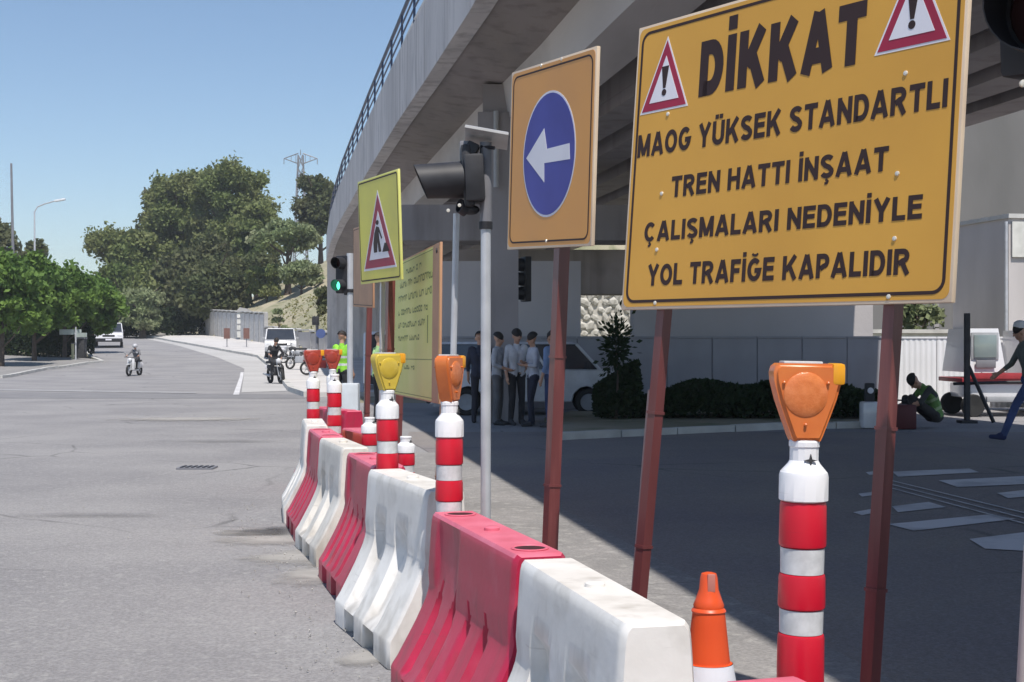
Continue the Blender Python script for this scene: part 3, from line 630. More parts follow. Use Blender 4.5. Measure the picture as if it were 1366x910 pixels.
# bits above the white hoarding at right
ptree('broadleaf_tree', 1222, 385, 60, 46, leaf_olive, 60, 'scraggly small tree above the white hoarding beside the right sign post', cb=.2, n=2600, leaf=.12, nl=12, base=0, trunk=.1)
sh = empty('site_cabin', (P(1215,0,42).x,42,0), 'low pale site cabin roof just above the white hoarding', 'cabin')
MB().box((P(1222,0,42).x,43,.9),(3.0,1.6,1.8)).build('wall', mat('pale_render',(.7,.69,.64)), sh, 0); MB().box((P(1222,0,42).x,43,1.87),(3.2,1.8,.12)).build('roof', kerbm, sh, 0)
# pylon
py_ = P(401,0,235); pb = Vector((py_.x,235,3.4)); ptop = P(401,207,235).z
pyl = empty('power_pylon', pb, 'tall lattice power pylon rising behind the trees beside the bridge', 'pylon')
H_ = ptop-pb.z
legm = MB(); 
def pw(z): return 1.25*(1-z/H_)+.4
for sx, sy in ((1,1),(1,-1),(-1,1),(-1,-1)):
    MB().tube(pb+Vector((sx*pw(0),sy*pw(0),0)), pb+Vector((sx*pw(H_),sy*pw(H_),H_)), .13, .1, 6).build('leg', post_grey, pyl)
lt = MB(); nz = 14
for i in range(nz):
    za, zb = H_*i/nz, H_*(i+1)/nz; a, b = pw(za), pw(zb)
    for (s1,t1),(s2,t2) in (((1,1),(1,-1)),((1,-1),(-1,-1)),((-1,-1),(-1,1)),((-1,1),(1,1))):
        lt.tube(pb+Vector((s1*a,t1*a,za)), pb+Vector((s2*b,t2*b,zb)), .07, n=4, caps=False); lt.tube(pb+Vector((s2*a,t2*a,za)), pb+Vector((s1*b,t1*b,zb)), .07, n=4, caps=False)
lt.build('lattice', post_grey, pyl, 0)
ca = MB()
for s in (-1,1):
    tip = pb+Vector((s*2.9,0,H_-.6)); 
    for dz in (.9,-.9): ca.tube(pb+Vector((s*.4,0,H_-.6+dz)), tip, .11, .07, 5)
    for k in range(3): t_ = (k+.5)/3; ca.tube(pb+Vector((s*(.4+2.5*t_),0,H_-.6+.9*(1-t_))), pb+Vector((s*(.4+2.5*t_),0,H_-.6-.9*(1-t_))), .06, n=4)
    ca.tube(tip, tip+Vector((0,0,-1.0)), .07, n=5)
ca.tube(pb+Vector((0,0,H_)), pb+Vector((0,0,H_+1)), .1, .05, 5)
ca.build('cross_arm', post_grey, pyl, 0)
# tall poles at the left
q = P(20,0,88); a = Vector((q.x,88,hh(88))); lp = empty('mast', a, 'plain thin tall grey pole rising above the trees at far left', 'pole')
MB().tube(a, (P(15,218,88).x,88,P(15,218,88).z), .13, .07, 8).build('shaft', post_grey, lp); MB().lathe([(.25,0),(.25,.1),(.14,.2)], a).build('base_flange', post_grey, lp)
q = P(47,0,105); a = Vector((q.x,105,hh(105))); sl_ = empty('street_lamp', a, 'thin grey street lamp with one curved arm above the left trees', 'street lamp')
MB().tube(a, (P(46,282,105).x,105,P(46,282,105).z), .11, .06, 8).build('pole', post_gv, sl_)
MB().path([P(46,283,105),P(50,276,105),P(60,272,105),P(74,268,105)], .05, 6).build('arm', post_gv, sl_)
MB().bbox(P(80,267,105), (.85,.3,.16), .05, M=Matrix.Rotation(R(-10),3,'Y')).build('lamp_head', mat('pale_lamp',(.8,.82,.85),.3), sl_)
# ---------------------------------------------------------------- barriers
def barrier_mesh(L, H, style, seed=0):
    NU, = (72,); r = random.Random(seed)
    hb, hw, ht = .27, .115, .09
    prof = [(0,hb-.012),(.012,hb),(.06,hb),(.115,hb),(.128,hb-.006),(.16,hb-.028),(.20,hb-.05),(.25,hb-.078),(.30,hb-.105),(.35,hb-.129),(.39,hb-.147),(.42,hb-.157),(.45,hb-.163),(.50,hw-.004+.0),(.56,hw-.008),(.62,hw-.012),(.68,hw-.016),(.715,hw-.019),(.735,hw-.024),(.748,hw-.034)]
    k = H/.75; prof = [(z*k, w_) for z, w_ in prof]
    us = [i/NU for i in range(NU+1)]
    def disp(u, z):
        x = z/k; d = 0
        if style == 'ribbed':       # four deep pointed grooves on the flare
            for c in (.19,.37,.56,.75):
                cc = c+.0; wd = .036
                t = abs(u-cc)
                if .125 < x < .47:
                    f = max(0, 1-(t/(wd*(1.0 if x < .38 else max(.05,(.47-x)/.09)*1.0))))
                    d += .062*min(1, f*1.6)*sst(.125,.16,x)
            if .47 < x < .735: d += .016*sst(.10,.14,u)*(1-sst(.36,.42,u))*(1-sst(.70,.735,x))
            if x < .11:
                for c in (.3,.7): d += .05*(1-sst(.085,.10,abs(u-c)))*(1-sst(.08,.1,x))
        else:                        # broad waves
            for c in (.30,.66):
                t = abs(u-c)
                d += .045*(1-sst(.075,.105,t))*sst(.115,.17,x)*(1-sst(.50,.56,x))
            for c in (.30,.66):
                if x < .115: d += .06*(1-sst(.08,.095,abs(u-c)))*(1-sst(.085,.11,x))
        # rounded ends
        e = min(u, 1-u)*L
        if e < .02: d += (.02-e)*.6
        return d
    P_ = len(prof); ring = 2*P_; vs = []; fs = []
    for u in us:
        x = (u-.5)*L
        e = min(u,1-u)*L; dz = -(.012-e)*.7 if e < .012 else 0
        for z, w_ in prof: vs.append((x, -(w_-disp(u,z)), z+(dz if z > .7 else 0)))
        for z, w_ in prof[::-1]: vs.append((x, w_-disp(u,z), z+(dz if z > .7 else 0)))
    for i in range(NU):
        for j in range(ring): fs.append((i*ring+j, (i+1)*ring+j, (i+1)*ring+(j+1) % ring, i*ring+(j+1) % ring))
    fs += [tuple(range(ring)), tuple(range(NU*ring, (NU+1)*ring))[::-1]]
    mb = MB().add(vs, fs)
    for q, f in enumerate(mb.f):
        if len(f) == 4 and min(vs[i][2] for i in f) > H-.016: mb.m[q] = 1
    return mb
def barrier(a, b, H, style, m, mtop, label, seed=0):
    a = Vector((a[0],a[1],0)); b = Vector((b[0],b[1],0)); L = (b-a).length; c = (a+b)/2; ang = math.atan2(b.y-a.y, b.x-a.x)
    root = empty('water_barrier', c, label, 'road barrier', 'red and white plastic barriers in a curved line')
    root.rotation_euler.z = ang
    barrier_mesh(L-.02, H, style, seed).build('body', [m, mtop], root, 40, world=False)
    for s in ((-1, 1) if m is red_pl else ()):   # filler holes, their inner shade painted as flat dark discs
        x = s*(L/2-.14)
        MB().lathe([(.060,H-.012),(.066,H+.0015),(.062,H+.004),(.056,H+.003),(.053,H-.0005)], (x,0,0), 20, caps=False).build('filler_rim', mtop, root, world=False)
        MB().lathe([(.0535,H+.001),(.0005,H+.0012)], (x,0,0), 20, caps=False).build('filler_hole_disc', hole_shade if m is red_pl else mat('shaded_hole',(.25,.24,.22),.8), root, world=False)
    MB().lathe([(.03,H-.005),(.03,H+.008),(.022,H+.013),(.001,H+.013)], (0,0,0), 16, caps=False).build('plug', mtop, root, world=False)
    
    MB().bbox((-L/2-.004,0,H*.45),(.03,.07,H*.6),.008).build('end_socket', m, root, world=False)
    return root
OX, OY = .256, .09
BL = [((.27,2.83),(.60,1.75),.735,'ribbed',red_pl,redtop_pl,'nearest red plastic barrier, only its top showing at the bottom right of the photo'),
 ((-.145,4.36),(.115,3.30),.75,'wave',white_pl,white_pl,'nearest white plastic barrier, long smooth top right behind the orange cone'),
 ((-.51,5.62),(-.155,4.42),.75,'ribbed',red_pl,redtop_pl,'big faded red plastic barrier with deep grooves and two round filler holes on top'),
 ((-.93,7.02),(-.55,5.97),.80,'wave',white_pl,white_pl,'white plastic barrier with wavy recesses between the two red grooved ones'),
 ((-1.20,8.35),(-.93,7.36),.78,'ribbed',red_pl,redtop_pl,'second red grooved plastic barrier, under the bollard with the yellow lamp'),
 ((-1.56,9.68),(-1.275,8.72),.78,'wave',cream_pl,cream_pl,'cream coloured plastic barrier beyond the second red one'),
 ((-1.80,10.75),(-1.57,9.78),.78,'ribbed',red_pl,redtop_pl,'narrowly visible dark red barrier squeezed between the cream and the farthest white one'),
 ((-2.02,11.85),(-1.84,10.85),.80,'wave',white_pl,white_pl,'farthest white plastic barrier of the curved line, end face bulging towards the road')]
for k, (a, b, H, st, m1, m2, lb) in enumerate(BL):
    barrier((a[0]+OX,a[1]+OY),(b[0]+OX,b[1]+OY),H,st,m1,m2,lb,k)
barrier((-2.05,14.2),(-1.55,13.3),.80,'ribbed',red_pl,redtop_pl,'red plastic barrier standing apart behind the curved line beside the grey signal base')
barrier((-1.38,11.6),(-1.02,10.7),.74,'ribbed',mat('orange_red_plastic',(.66,.09,.06),.45),redtop_pl,'orange red plastic barrier crumpled beside the posts behind the cream barrier')
# ---------------------------------------------------------------- bollards
def bollard(x, y, lampm, label, yaw=0, lean=0, lamp=True, ls=1.0, face=lamp_or2):
    root = empty('bollard', (x,y,0), label, 'bollard', 'red and white lane bollards')
    root.rotation_euler = (0, lean, yaw)
    B = lambda mb, n, m, s=35: mb.build(n, m, root, s, world=False)
    B(MB().lathe([(.15,0),(.15,.03),(.11,.055),(.066,.07),(.066,.1)],n=8), 'foot', rubber)
    zs = [(.07,.30,1),(.30,.36,0),(.36,.50,1),(.50,.565,0),(.565,.722,1),(.722,.782,0),(.782,.873,1),(.873,.937,0),(.937,1.055,1)]
    for z0, z1, rd in zs:
        if rd: B(MB().lathe([(.053,z0+.001),(.0585,z0+.005),(.0595,z0+.012),(.0585,z1-.012),(.0565,z1-.003),(.052,z1-.001)],n=28), 'red_sleeve', bol_red)
        else: B(MB().lathe([(.0545,z0),(.0555,z1)],n=28), 'reflective_band', refl)
    B(MB().lathe([(.055,1.054),(.0625,1.058),(.0625,1.118),(.060,1.128),(.041,1.150),(.0365,1.158),(.0365,1.19),(.039,1.193),(.039,1.205),(.036,1.209)],n=14), 'cap', bol_white, 25)
    # dark four-point star stamped on the neck
    st = []; 
    for i in range(8):
        rr = .016 if i % 2 == 0 else .0045; t = i*math.pi/4; st.append((rr*math.cos(t)+.006, -.0425, 1.160+rr*math.sin(t)))
    B(MB().prism(st,(0,0,0),(0,.008,0)), 'star_mark', rubber, 0)
    if lamp:
        # housing: inverted drop outline, bevelled
        half = [(.034,0),(.040,.012),(.056,.055),(.074,.105),(.086,.15),(.0885,.172),(.084,.188),(.074,.196)]
        out = [(a,z) for a, z in half]+[(-a,z) for a, z in half[::-1]]
        T = .034; bm = bmesh.new()
        f = bm.faces.new([bm.verts.new((a,-T,z+1.207)) for a, z in out])
        e = bmesh.ops.extrude_face_region(bm, geom=[f]); 
        for v in e['geom']:
            if isinstance(v, bmesh.types.BMVert): v.co.y = T
        bmesh.ops.recalc_face_normals(bm, faces=bm.faces)
        ed = [e_ for e_ in bm.edges if abs(e_.verts[0].co.y-e_.verts[1].co.y) < 1e-5]
        bmesh.ops.bevel(bm, geom=ed, offset=.009, segments=3, affect='EDGES')
        me = bpy.data.meshes.new('lamp_housing'); bm.to_mesh(me); bm.free(); me.materials.append(lampm); me.shade_smooth(); me.set_sharp_from_angle(angle=R(50))
        ob = bpy.data.objects.new('lamp_housing', me); col.objects.link(ob); ob.parent = root
        for s in (-1,1):
            pr = [(.002,.009),(.03,.008),(.048,.006),(.056,.002),(.058,-.004)]
            Mx = Matrix.Rotation(R(90)*(1 if s < 0 else -1),3,'X')
            B(MB().lathe([(a,b) for a, b in pr], (-.008,s*T,1.207+.118), 28, Mx), 'lens', face)
            for a in range(3):
                t = R(90+120*a+60); B(MB().lathe([(.004,.0),(.004,.010),(.001,.012)], (-.008+.070*math.cos(t)*.93,s*(T-.003),1.207+.112+.070*math.sin(t)),8,Mx), 'screw', lampm)
        B(MB().bbox((-.012,0,1.2075+.197),(.100,.05,.008),.003), 'solar_cell', refl)
        B(MB().bbox((.077,0,1.207+.170),(.034,.074,.055),.010), 'battery_cover', mat('amber_side',(.85,.38,.02) if lampm is not lamp_ye else (.8,.72,.25),.3))
    return root
LN = R(1.3)
bollard(.720, 3.42, lamp_or, 'nearest red and white bollard with a big orange warning lamp facing the camera', yaw=R(4), lean=R(1.0))
bollard(-.272, 5.76, lamp_or, 'bollard with an edge-on orange lamp standing behind the big faded red barrier', yaw=R(68), lean=R(.6))
bollard(-.665, 7.2, lamp_ye, 'bollard with a yellow warning lamp above the second red barrier', yaw=R(35), face=lamp_ye)
bollard(-1.79, 12.15, lamp_rd, 'far bollard with a dull red lamp behind the farthest white barrier', yaw=R(20), face=lamp_rd)
bollard(-1.045, 9.9, lamp_rd, 'half hidden bollard just left of the yellow-lamped one', yaw=R(50), lamp=False).scale.z = .76
bollard(-.70, 8.9, lamp_rd, 'half hidden bollard just right of the yellow-lamped one', yaw=R(50), lamp=False).scale.z = .70
bollard(-1.46, 11.1, lamp_rd, 'lampless bollard with white cap between the far white barrier and the posts', lamp=False)
bollard(-1.78, 13.4, lamp_rd, 'farthest bollard with a dark red lamp beside the parked motorcycles', yaw=R(10), face=lamp_rd)
# cone
cn = empty('traffic_cone', (.598,4.13,0), 'orange traffic cone with a worn tip and white collar beside the nearest white barrier', 'traffic cone'); cn.rotation_euler = (R(-1),R(.5),0)
MB().bbox((0,0,.02),(.36,.36,.04),.012).build('base', rubber, cn, world=False)
MB().lathe([(.15,.038),(.095,.36)],n=28,caps=False).build('lower_cone', cone_or, cn, world=False)
MB().lathe([(.096,.362),(.0755,.475)],n=28,caps=False).build('white_collar', cone_wh, cn, world=False)
MB().lathe([(.0735,.476),(.0665,.478),(.050,.628),(.0535,.634),(.0505,.640),(.044,.645)],n=28,caps=False).build('upper_cone', cone_or, cn, world=False)
MB().lathe([(.046,.643),(.0475,.652),(.041,.668),(.030,.700),(.027,.735),(.023,.748),(.010,.752),(.001,.7525)],n=20,caps=False).build('tip', cone_or, cn, world=False)
MB().bbox((.004,-.024,.722),(.024,.014,.055),.004).build('tip_slot', mat('worn_tip',(.55,.2,.16),.6), cn, world=False)
# ---------------------------------------------------------------- lettering (plain bold sans strokes)
def arc(cx, cy, rx, ry, a0, a1, n=10): return [(cx+rx*math.cos(R(a0+(a1-a0)*i/n)), cy+ry*math.sin(R(a0+(a1-a0)*i/n))) for i in range(n+1)]
def glyph(c, t):
    h = t/2; T = 1-h; w = .74; q = w-h
    base = {'İ':'I','Ş':'S','Ç':'C','Ğ':'G','Ü':'U'}.get(c, c); st = []
    if base == 'I': w = t; st = [[(h,0),(h,1)]]
    elif base == 'L': w = .60; st = [[(h,1),(h,h),(w,h)]]
    elif base == 'T': w = .70; st = [[(0,T),(w,T)],[(w/2,0),(w/2,T-h)]]
    elif base == 'H': st = [[(h,0),(h,1)],[(q,0),(q,1)],[(t,.52),(w-t,.52)]]
    elif base == 'E': w = .64; st = [[(w,T),(h,T),(h,h),(w,h)],[(t,.52),(w-.04,.52)]]
    elif base == 'F': w = .60; st = [[(w,T),(h,T),(h,0)],[(t,.50),(w-.06,.50)]]
    elif base == 'N': st = [[(h,0),(h,1)],[(q,0),(q,1)],[(h,1-t*.55),(q,t*.55)]]
    elif base == 'M': w = .88; q = w-h; st = [[(h,0),(h,1)],[(q,0),(q,1)],[(h+.02,1-t*.3),(w/2,.08)],[(w/2,.08),(q-.02,1-t*.3)]]
    elif base == 'A': w = .84; st = [[(h*.95,0),(w/2-.01,1)],[(w-h*.95,0),(w/2+.01,1)],[(.24,.28),(w-.24,.28)]]
    elif base == 'V': w = .80; st = [[(h,1),(w/2,0)],[(w-h,1),(w/2,0)]]
    elif base == 'Y': w = .80; st = [[(h,1),(w/2,.44)],[(w-h,1),(w/2,.44)],[(w/2,0),(w/2,.5)]]
    elif base == 'K': w = .80; st = [[(h,0),(h,1)],[(w-h-.01,1),(t*.9,.38)],[(.36,.60),(w-h+.01,0)]]
    elif base == 'D': st = [[(h,h),(.34,h)]+arc(.34,.5,q-.34,.5-h,-90,90,12)+[(h,T),(h,0)]]
    elif base == 'P': w = .68; st = [[(h,0),(h,T),(.36,T)]+arc(.38,.69,w-h-.38,.31-h,90,-90,8)+[(t,.38+h*0)]]
    elif base == 'R': w = .76; st = [[(h,0),(h,T),(.38,T)]+arc(.40,.71,w-h-.05-.40,.29-h,90,-90,8)+[(t,.42+h*0)],[(.40,.44),(w-h,0)]]
    elif base == 'O': w = .82; st = [arc(w/2,.5,w/2-h,.5-h,0,360,26)]
    elif base == 'C': w = .78; st = [arc(w/2+.01,.5,w/2-h,.5-h,42,318,20)]
    elif base == 'G': w = .82; st = [arc(w/2,.5,w/2-h,.5-h,45,335,20)+[(w-h,.46),(w*.52,.46)]]
    elif base == 'U': st = [[(h,1),(h,.36)]+arc(w/2,.36,w/2-h,.36-h,180,360,12)+[(w-h,1)]]
    elif base == 'S': w = .70; cx = w/2; st = [arc(cx,.725,cx-h,.275-h,25,200,10)[:]+[(cx-.1,.545),(cx+.1,.455)]+arc(cx,.275,cx-h,.275-h,20,-160,10)]
    elif base == ' ': w = .30
    if c == 'İ': st.append([(h,1.08),(h,1.08+t*.95)])
    if c == 'Ü': st += [[(.24,1.08),(.24,1.08+t*.85)],[(w-.24,1.08),(w-.24,1.08+t*.85)]]
    if c == 'Ğ': st.append(('thin', arc(w/2,1.24,.17,.13,200,340,8)))
    if c in 'ŞÇ': st.append(('thin', [(w/2,-.01),(w/2,-.08),(w/2+.07,-.13),(w/2+.03,-.2),(w/2-.09,-.21)]))
    return st, w
def layout(body, t):
    out = []; x = 0
    for c in body:
        st, w_ = glyph(c, t)
        for p in st:
            th = t
            if isinstance(p, tuple): th, p = t*.5, p[1]
            out.append(([(x+a, b) for a, b in p], th))
        x += w_+(.10 if c != ' ' else .08)
    return out, x-.10
def ribbon(p, th, asp=1.0):
    n = len(p); L = []; Rr = []; h = th/2
    closed = abs(p[0][0]-p[-1][0]) < 1e-6 and abs(p[0][1]-p[-1][1]) < 1e-6
    dirs = []
    for a, b in zip(p, p[1:]): d = Vector((b[0]-a[0], b[1]-a[1])); dirs.append(d.normalized() if d.length > 1e-9 else Vector((1,0)))
    for i in range(n):
        if i == 0: d0 = dirs[-1] if closed else dirs[0]; d1 = dirs[0]
        elif i == n-1: d0 = dirs[-1]; d1 = dirs[0] if closed else dirs[-1]
        else: d0, d1 = dirs[i-1], dirs[i]
        n0 = Vector((-d0.y, d0.x)); n1 = Vector((-d1.y, d1.x)); m_ = (n0+n1); m_ = m_.normalized() if m_.length > .3 else n0
        k = h/max(.5, m_.dot(n0)); L.append((p[i][0]+m_.x*k, p[i][1]+m_.y*k)); Rr.append((p[i][0]-m_.x*k, p[i][1]-m_.y*k))
    return L, Rr
# ---------------------------------------------------------------- signs
def solve(c, H, z0, yaw0=-50):   # c: image corners TL TR BR BL -> pose of an upright rectangle of height H
    tgt = np.array(c, float).ravel(); order = [(0,1),(1,1),(1,0),(0,0)]
    def rot(p):
        cx, sx, cy, sy, cz, sz = math.cos(p[3]), math.sin(p[3]), math.cos(p[4]), math.sin(p[4]), math.cos(p[5]), math.sin(p[5])
        Rz = np.array([[cz,-sz,0],[sz,cz,0],[0,0,1]]); Ry = np.array([[cy,0,sy],[0,1,0],[-sy,0,cy]]); Rx = np.array([[1,0,0],[0,cx,-sx],[0,sx,cx]])
        return Rz@Rx@Ry
    def proj(p):
        Rm = rot(p); out = []
        for u, v in order:
            q = np.array(p[:3])+Rm@np.array([u*p[6],0,v*H]); out += [CX+F*q[0]/q[1], HY-F*(q[2]-CH)/q[1]]
        return np.array(out)
    b0 = P(c[3][0],c[3][1],z0); p = np.array([b0.x,b0.y,b0.z,0,0,R(yaw0),H*1.1]); lam = 1.
    W = np.array([0,0,0,.6,.6,0,0])   # weak pull to upright
    def res(p): return np.concatenate([proj(p)-tgt, W*20*p])
    e = res(p)
    for _ in range(200):
        J = np.zeros((len(e),7))
        for i in range(7):
            d = p.copy(); d[i] += 1e-5; J[:,i] = (res(d)-e)/1e-5
        st = np.linalg.solve(J.T@J+lam*np.diag(np.diag(J.T@J)+1e-9), -J.T@e); q = p+st; e2 = res(q)
        if (e2**2).sum() < (e**2).sum(): p, e, lam = q, e2, lam*.5
        else: lam *= 3
        if lam > 1e9: break
    Rm = rot(p)
    print('SIGN', 'w=%.2f'%p[6], 'yaw %.0f tilt %.1f roll %.1f'%tuple(np.degrees(p[[5,3,4]])), 'z %.2f'%p[1], 'err', np.abs(e[:8]).max().round(1))
    M = Matrix(Rm.tolist()).to_4x4(); M.translation = Vector(p[:3].tolist())
    return M, float(p[6])
class Sign:
    def __init__(s, name, label, c, H, z0, face, rim=sign_edge, th=.02, cat='sign', border=.03, bw=.009, rimw=.0, rad=.05, base=None, bm_=None, yaw0=-50, gold=False):
        s.M, s.w = solve(c, H, z0, yaw0); s.H = H; s.Mi = s.M.inverted()
        gx, gy = base if base else ((s.M@Vector((s.w/2,0,0))).x, (s.M@Vector((s.w/2,0,0))).y)
        s.root = empty(name, (gx,gy,0), label, cat)
        m = MB(); m.bbox((s.w/2,th/2,H/2),(s.w,th,H),.004); s.put(m,'panel',rim)
        s.t = 0
        s.flat(s.rrect(.012,.012,s.w-.012,H-.012,.03), 'face', face)
        if border: s.frame(border,bw,rad,bm_ or sign_blk)
    def put(s, mb, name, m, sharp=35):
        mb.v = [tuple(s.M@Vector(v)) for v in mb.v]; return mb.build(name, m, s.root, sharp)
    def flat(s, pts, name, m, lvl=1):
        y = -.0012*lvl; mb = MB(); n = len(pts); mb.add([(a,y,b) for a, b in pts]+[(a,y+.0011,b) for a, b in pts],[tuple(range(n)),tuple(range(2*n-1,n-1,-1))]+[(i,n+i,n+(i+1)%n,(i+1)%n) for i in range(n)])
        return s.put(mb, name, m, 0)
    def rrect(s, x0, z0, x1, z1, r, n=6):
        out = []
        for cx, cz, a in ((x1-r,z1-r,0),(x0+r,z1-r,90),(x0+r,z0+r,180),(x1-r,z0+r,270)):
            for i in range(n+1): t = R(a+90*i/n); out.append((cx+r*math.cos(t), cz+r*math.sin(t)))
        return out
    def ring(s, o, i, name, m, lvl=2):
        y = -.0012*lvl; n = len(o); mb = MB()
        mb.add([(a,y,b) for a, b in o]+[(a,y,b) for a, b in i]+[(a,y+.001,b) for a, b in o]+[(a,y+.001,b) for a, b in i],
          [(k,(k+1)%n,n+(k+1)%n,n+k) for k in range(n)]+[(k,2*n+k,2*n+(k+1)%n,(k+1)%n) for k in range(n)]+[(n+k,n+(k+1)%n,3*n+(k+1)%n,3*n+k) for k in range(n)])
        return s.put(mb, name, m, 0)
    def frame(s, d, w_, r, m):
        s.ring(s.rrect(d,d,s.w-d,s.H-d,r), s.rrect(d+w_,d+w_,s.w-d-w_,s.H-d-w_,max(.005,r-w_)), 'border_line', m)
    def uv(s, px, py):
        o = s.Mi@Vector((0,0,CH)); d = (s.Mi.to_3x3())@Vector(((px-CX)/F,1,-(py-HY)/F)); t = -o.y/d.y
        q = o+d*t; return q.x, q.z
    def text(s, body, x0, x1, zb, cap, m=sign_blk, wt=.19, name='lettering', lvl=2):
        strokes, W = layout(body, wt); k = (x1-x0)/W; mb = MB()
        for n_, (poly, th) in enumerate(strokes):
            L, Rr = ribbon(poly, th, k/cap); y = -.0012*lvl-.00007*(n_ % 5); b = len(mb.v)
            pts = [(x0+a*k, y, zb+c*cap) for a, c in L]+[(x0+a*k, y, zb+c*cap) for a, c in Rr]; n = len(L)
            mb.add(pts, [(i,i+1,n+i+1,n+i) for i in range(n-1)])
        return s.put(mb, name, m, 0)
    def tri(s, x0, x1, z0, z1, inner=.13, name='warning_triangle', red=sign_red, white=sign_wh):
        xm = (x0+x1)/2; o = [(x0,z0),(x1,z0),(xm,z1)]; cx, cz = xm, z0+(z1-z0)/3
        g = [(cx+(a-cx)*1.09, cz+(b-cz)*1.09) for a, b in o]; i = [(cx+(a-cx)*.66, cz+(b-cz)*.66) for a, b in o]
        s.flat(g,'triangle_edge',white,2); s.flat(o,name,red,3); s.flat(i,'triangle_centre',white,4)
        return i
def bolts(s, uvs):
    for u, v in uvs:
        m = MB(); m.lathe([(.009,0),(.008,.004),(.001,.006)], (u,-.001,v), 10, Matrix.Rotation(R(90),3,'X')); s.put(m,'bolt',bolt_m)
# big text board
Z = lambda x, y: (820+x/2.1665, y/2.1665)
sg = Sign('warning_sign', 'large amber sign on two red brown posts headed DIKKAT with four lines of dark text', [(847,37),(1302,-89),(1264.5,402),(834,416)], 1.2, 5.7, sign_or, base=(1.0,5.2), border=.028, bw=.012)
def line(s, body, lb, lt, rb, off, dx=0):
    a = s.uv(*Z(*lb)); b = s.uv(*Z(*lt)); c = s.uv(*Z(*rb)); x0 = (a[0]+b[0])/2; zb = (a[1]+c[1])/2
    cap = b[1]-a[1]; s.text(body, x0, c[0], zb, cap, wt=off)
line(sg,'DİKKAT',(245,285),(250,126),(722,178),.265)
line(sg,'MAOG YÜKSEK STANDARTLI',(66,474),(68,409),(963,288),.215)
line(sg,'TREN HATTI İNŞAAT',(165,577),(165,517),(791,487),.215)
line(sg,'ÇALIŞMALARI NEDENİYLE',(86,706),(87,650),(889,625),.215)
line(sg,'YOL TRAFİĞE KAPALIDIR',(95,835),(96,774),(854,783),.215)
def warn(s, x0, x1, z0, z1):
    i = s.tri(x0,x1,z0,z1); xm = (x0+x1)/2; h = z1-z0
    s.flat([(xm-.020*h/.26,z0+.62*h),(xm+.020*h/.26,z0+.62*h),(xm+.007*h/.26,z0+.30*h),(xm-.007*h/.26,z0+.30*h)],'exclamation_bar',sign_blk,5)
    s.flat([(xm+.013*h/.26*math.cos(R(k*30)),z0+.235*h+.013*h/.26*math.sin(R(k*30))) for k in range(12)],'exclamation_dot',sign_blk,5)
a = sg.uv(*Z(80,330)); b = sg.uv(*Z(207,298)); t = sg.uv(*Z(151,118)); warn(sg,a[0],b[0],(a[1]+b[1])/2,t[1])
hgt = t[1]-(a[1]+b[1])/2
a2 = sg.uv(*Z(760,160)); b2 = sg.uv(*Z(962,103)); warn(sg,a2[0],b2[0],(a2[1]+b2[1])/2,(a2[1]+b2[1])/2+hgt*1.05)
bolts(sg,[sg.uv(*Z(*q)) for q in ((155,330),(842,212),(137,560),(818,502),(123,722),(810,690),(118,876),(793,858))])
def postline(s, top, z0, px_bot, zbot, wd, name='post', m=post_br, off=.05, top_uv=None):
    """square tube from a point behind the panel down to the ground"""
    u, v = top_uv; t = s.M@Vector((u, off, 0)); b = Vector(((px_bot-CX)/F*t.y, t.y+.0, zbot)); t = t+(t-b).normalized()*.3
    ang = math.atan2(s.M[1][0], s.M[0][0]); d = (t-b).normalized(); x = Vector((math.cos(ang),math.sin(ang),0)); y = d.cross(x).normalized(); x = y.cross(d)
    m_ = MB(); h = wd/2; pts = []
    for q in (b,t):
        for sx, sy in ((-1,-1),(1,-1),(1,1),(-1,1)): pts.append(q+x*sx*h+y*sy*h)
    m_.hexa(pts); o = m_.build(name, m, s.root, 0)
    for k in (.33,.62):
        q = b+(t-b)*k; MB().box(q,(wd+.008,wd+.008,.012),M=Matrix((x,y,d)).transposed()).build('clamp', m, s.root, 0)
    return b, t
u1 = sg.uv(874,414)[0]; u2 = sg.uv(1179,404)[0]
postline(sg,None,0,841,0,.045,top_uv=(u1,sg.H-.1)); postline(sg,None,0,1153,0,.047,top_uv=(u2,sg.H-.1))
tq = P(867,520,5.72); tb = Vector(((834-CX)/F*5.70, 5.70, 0)); MB().tube(tq, tb, .009, n=8).build('brace_rod', mat('rusty_rod',(.42,.30,.27),.5), sg.root)
# blue arrow sign
sb = Sign('direction_sign', 'orange sign with a round blue disc and white arrow pointing left', [(682,97),(797,61),(788,328),(677,333)], .95, 6.8, sign_or2, border=.03, bw=.009, rad=.05)
ps = [(768.5,200),(699,210)]; uL = sb.uv(698.5,209)[0]; uR = sb.uv(768.5,201)[0]; vT = sb.uv(735,121)[1]; vB = sb.uv(728,290)[1]
cx, cz, ra, rbv = (uL+uR)/2, (vT+vB)/2, (uR-uL)/2, (vT-vB)/2
print('disc', ra, rbv)
rr = (ra+rbv)/2
el = lambda k: [(cx+ra*k*math.cos(R(i*7.5)), cz+rbv*k*math.sin(R(i*7.5))) for i in range(48)]
sb.flat(el(1),'disc_edge',sign_wh,2); sb.flat(el(.965),'blue_disc',sign_blue,3)
ar = [sb.uv(400+x/2.732,y/2.732) for x, y in ((828,578),(893,468),(903,543),(985,522),(987,580),(893,595),(893,665))]
hy2 = (ar[0][1]); ym = ar[0][1]; A = ar
sb.flat([A[0],(A[1][0],A[1][1]),(A[2][0],A[2][1]),A[3],A[4],(A[5][0],A[5][1]),(A[6][0],A[6][1])][::-1],'arrow',sign_wh,4)
bolts(sb,[(sb.w*.38,sb.H-.012),(sb.w*.62,sb.H-.012),(sb.w*.5,.035)])
postline(sb,None,0,729,0,.06,top_uv=(sb.uv(738,330)[0],sb.H-.1))
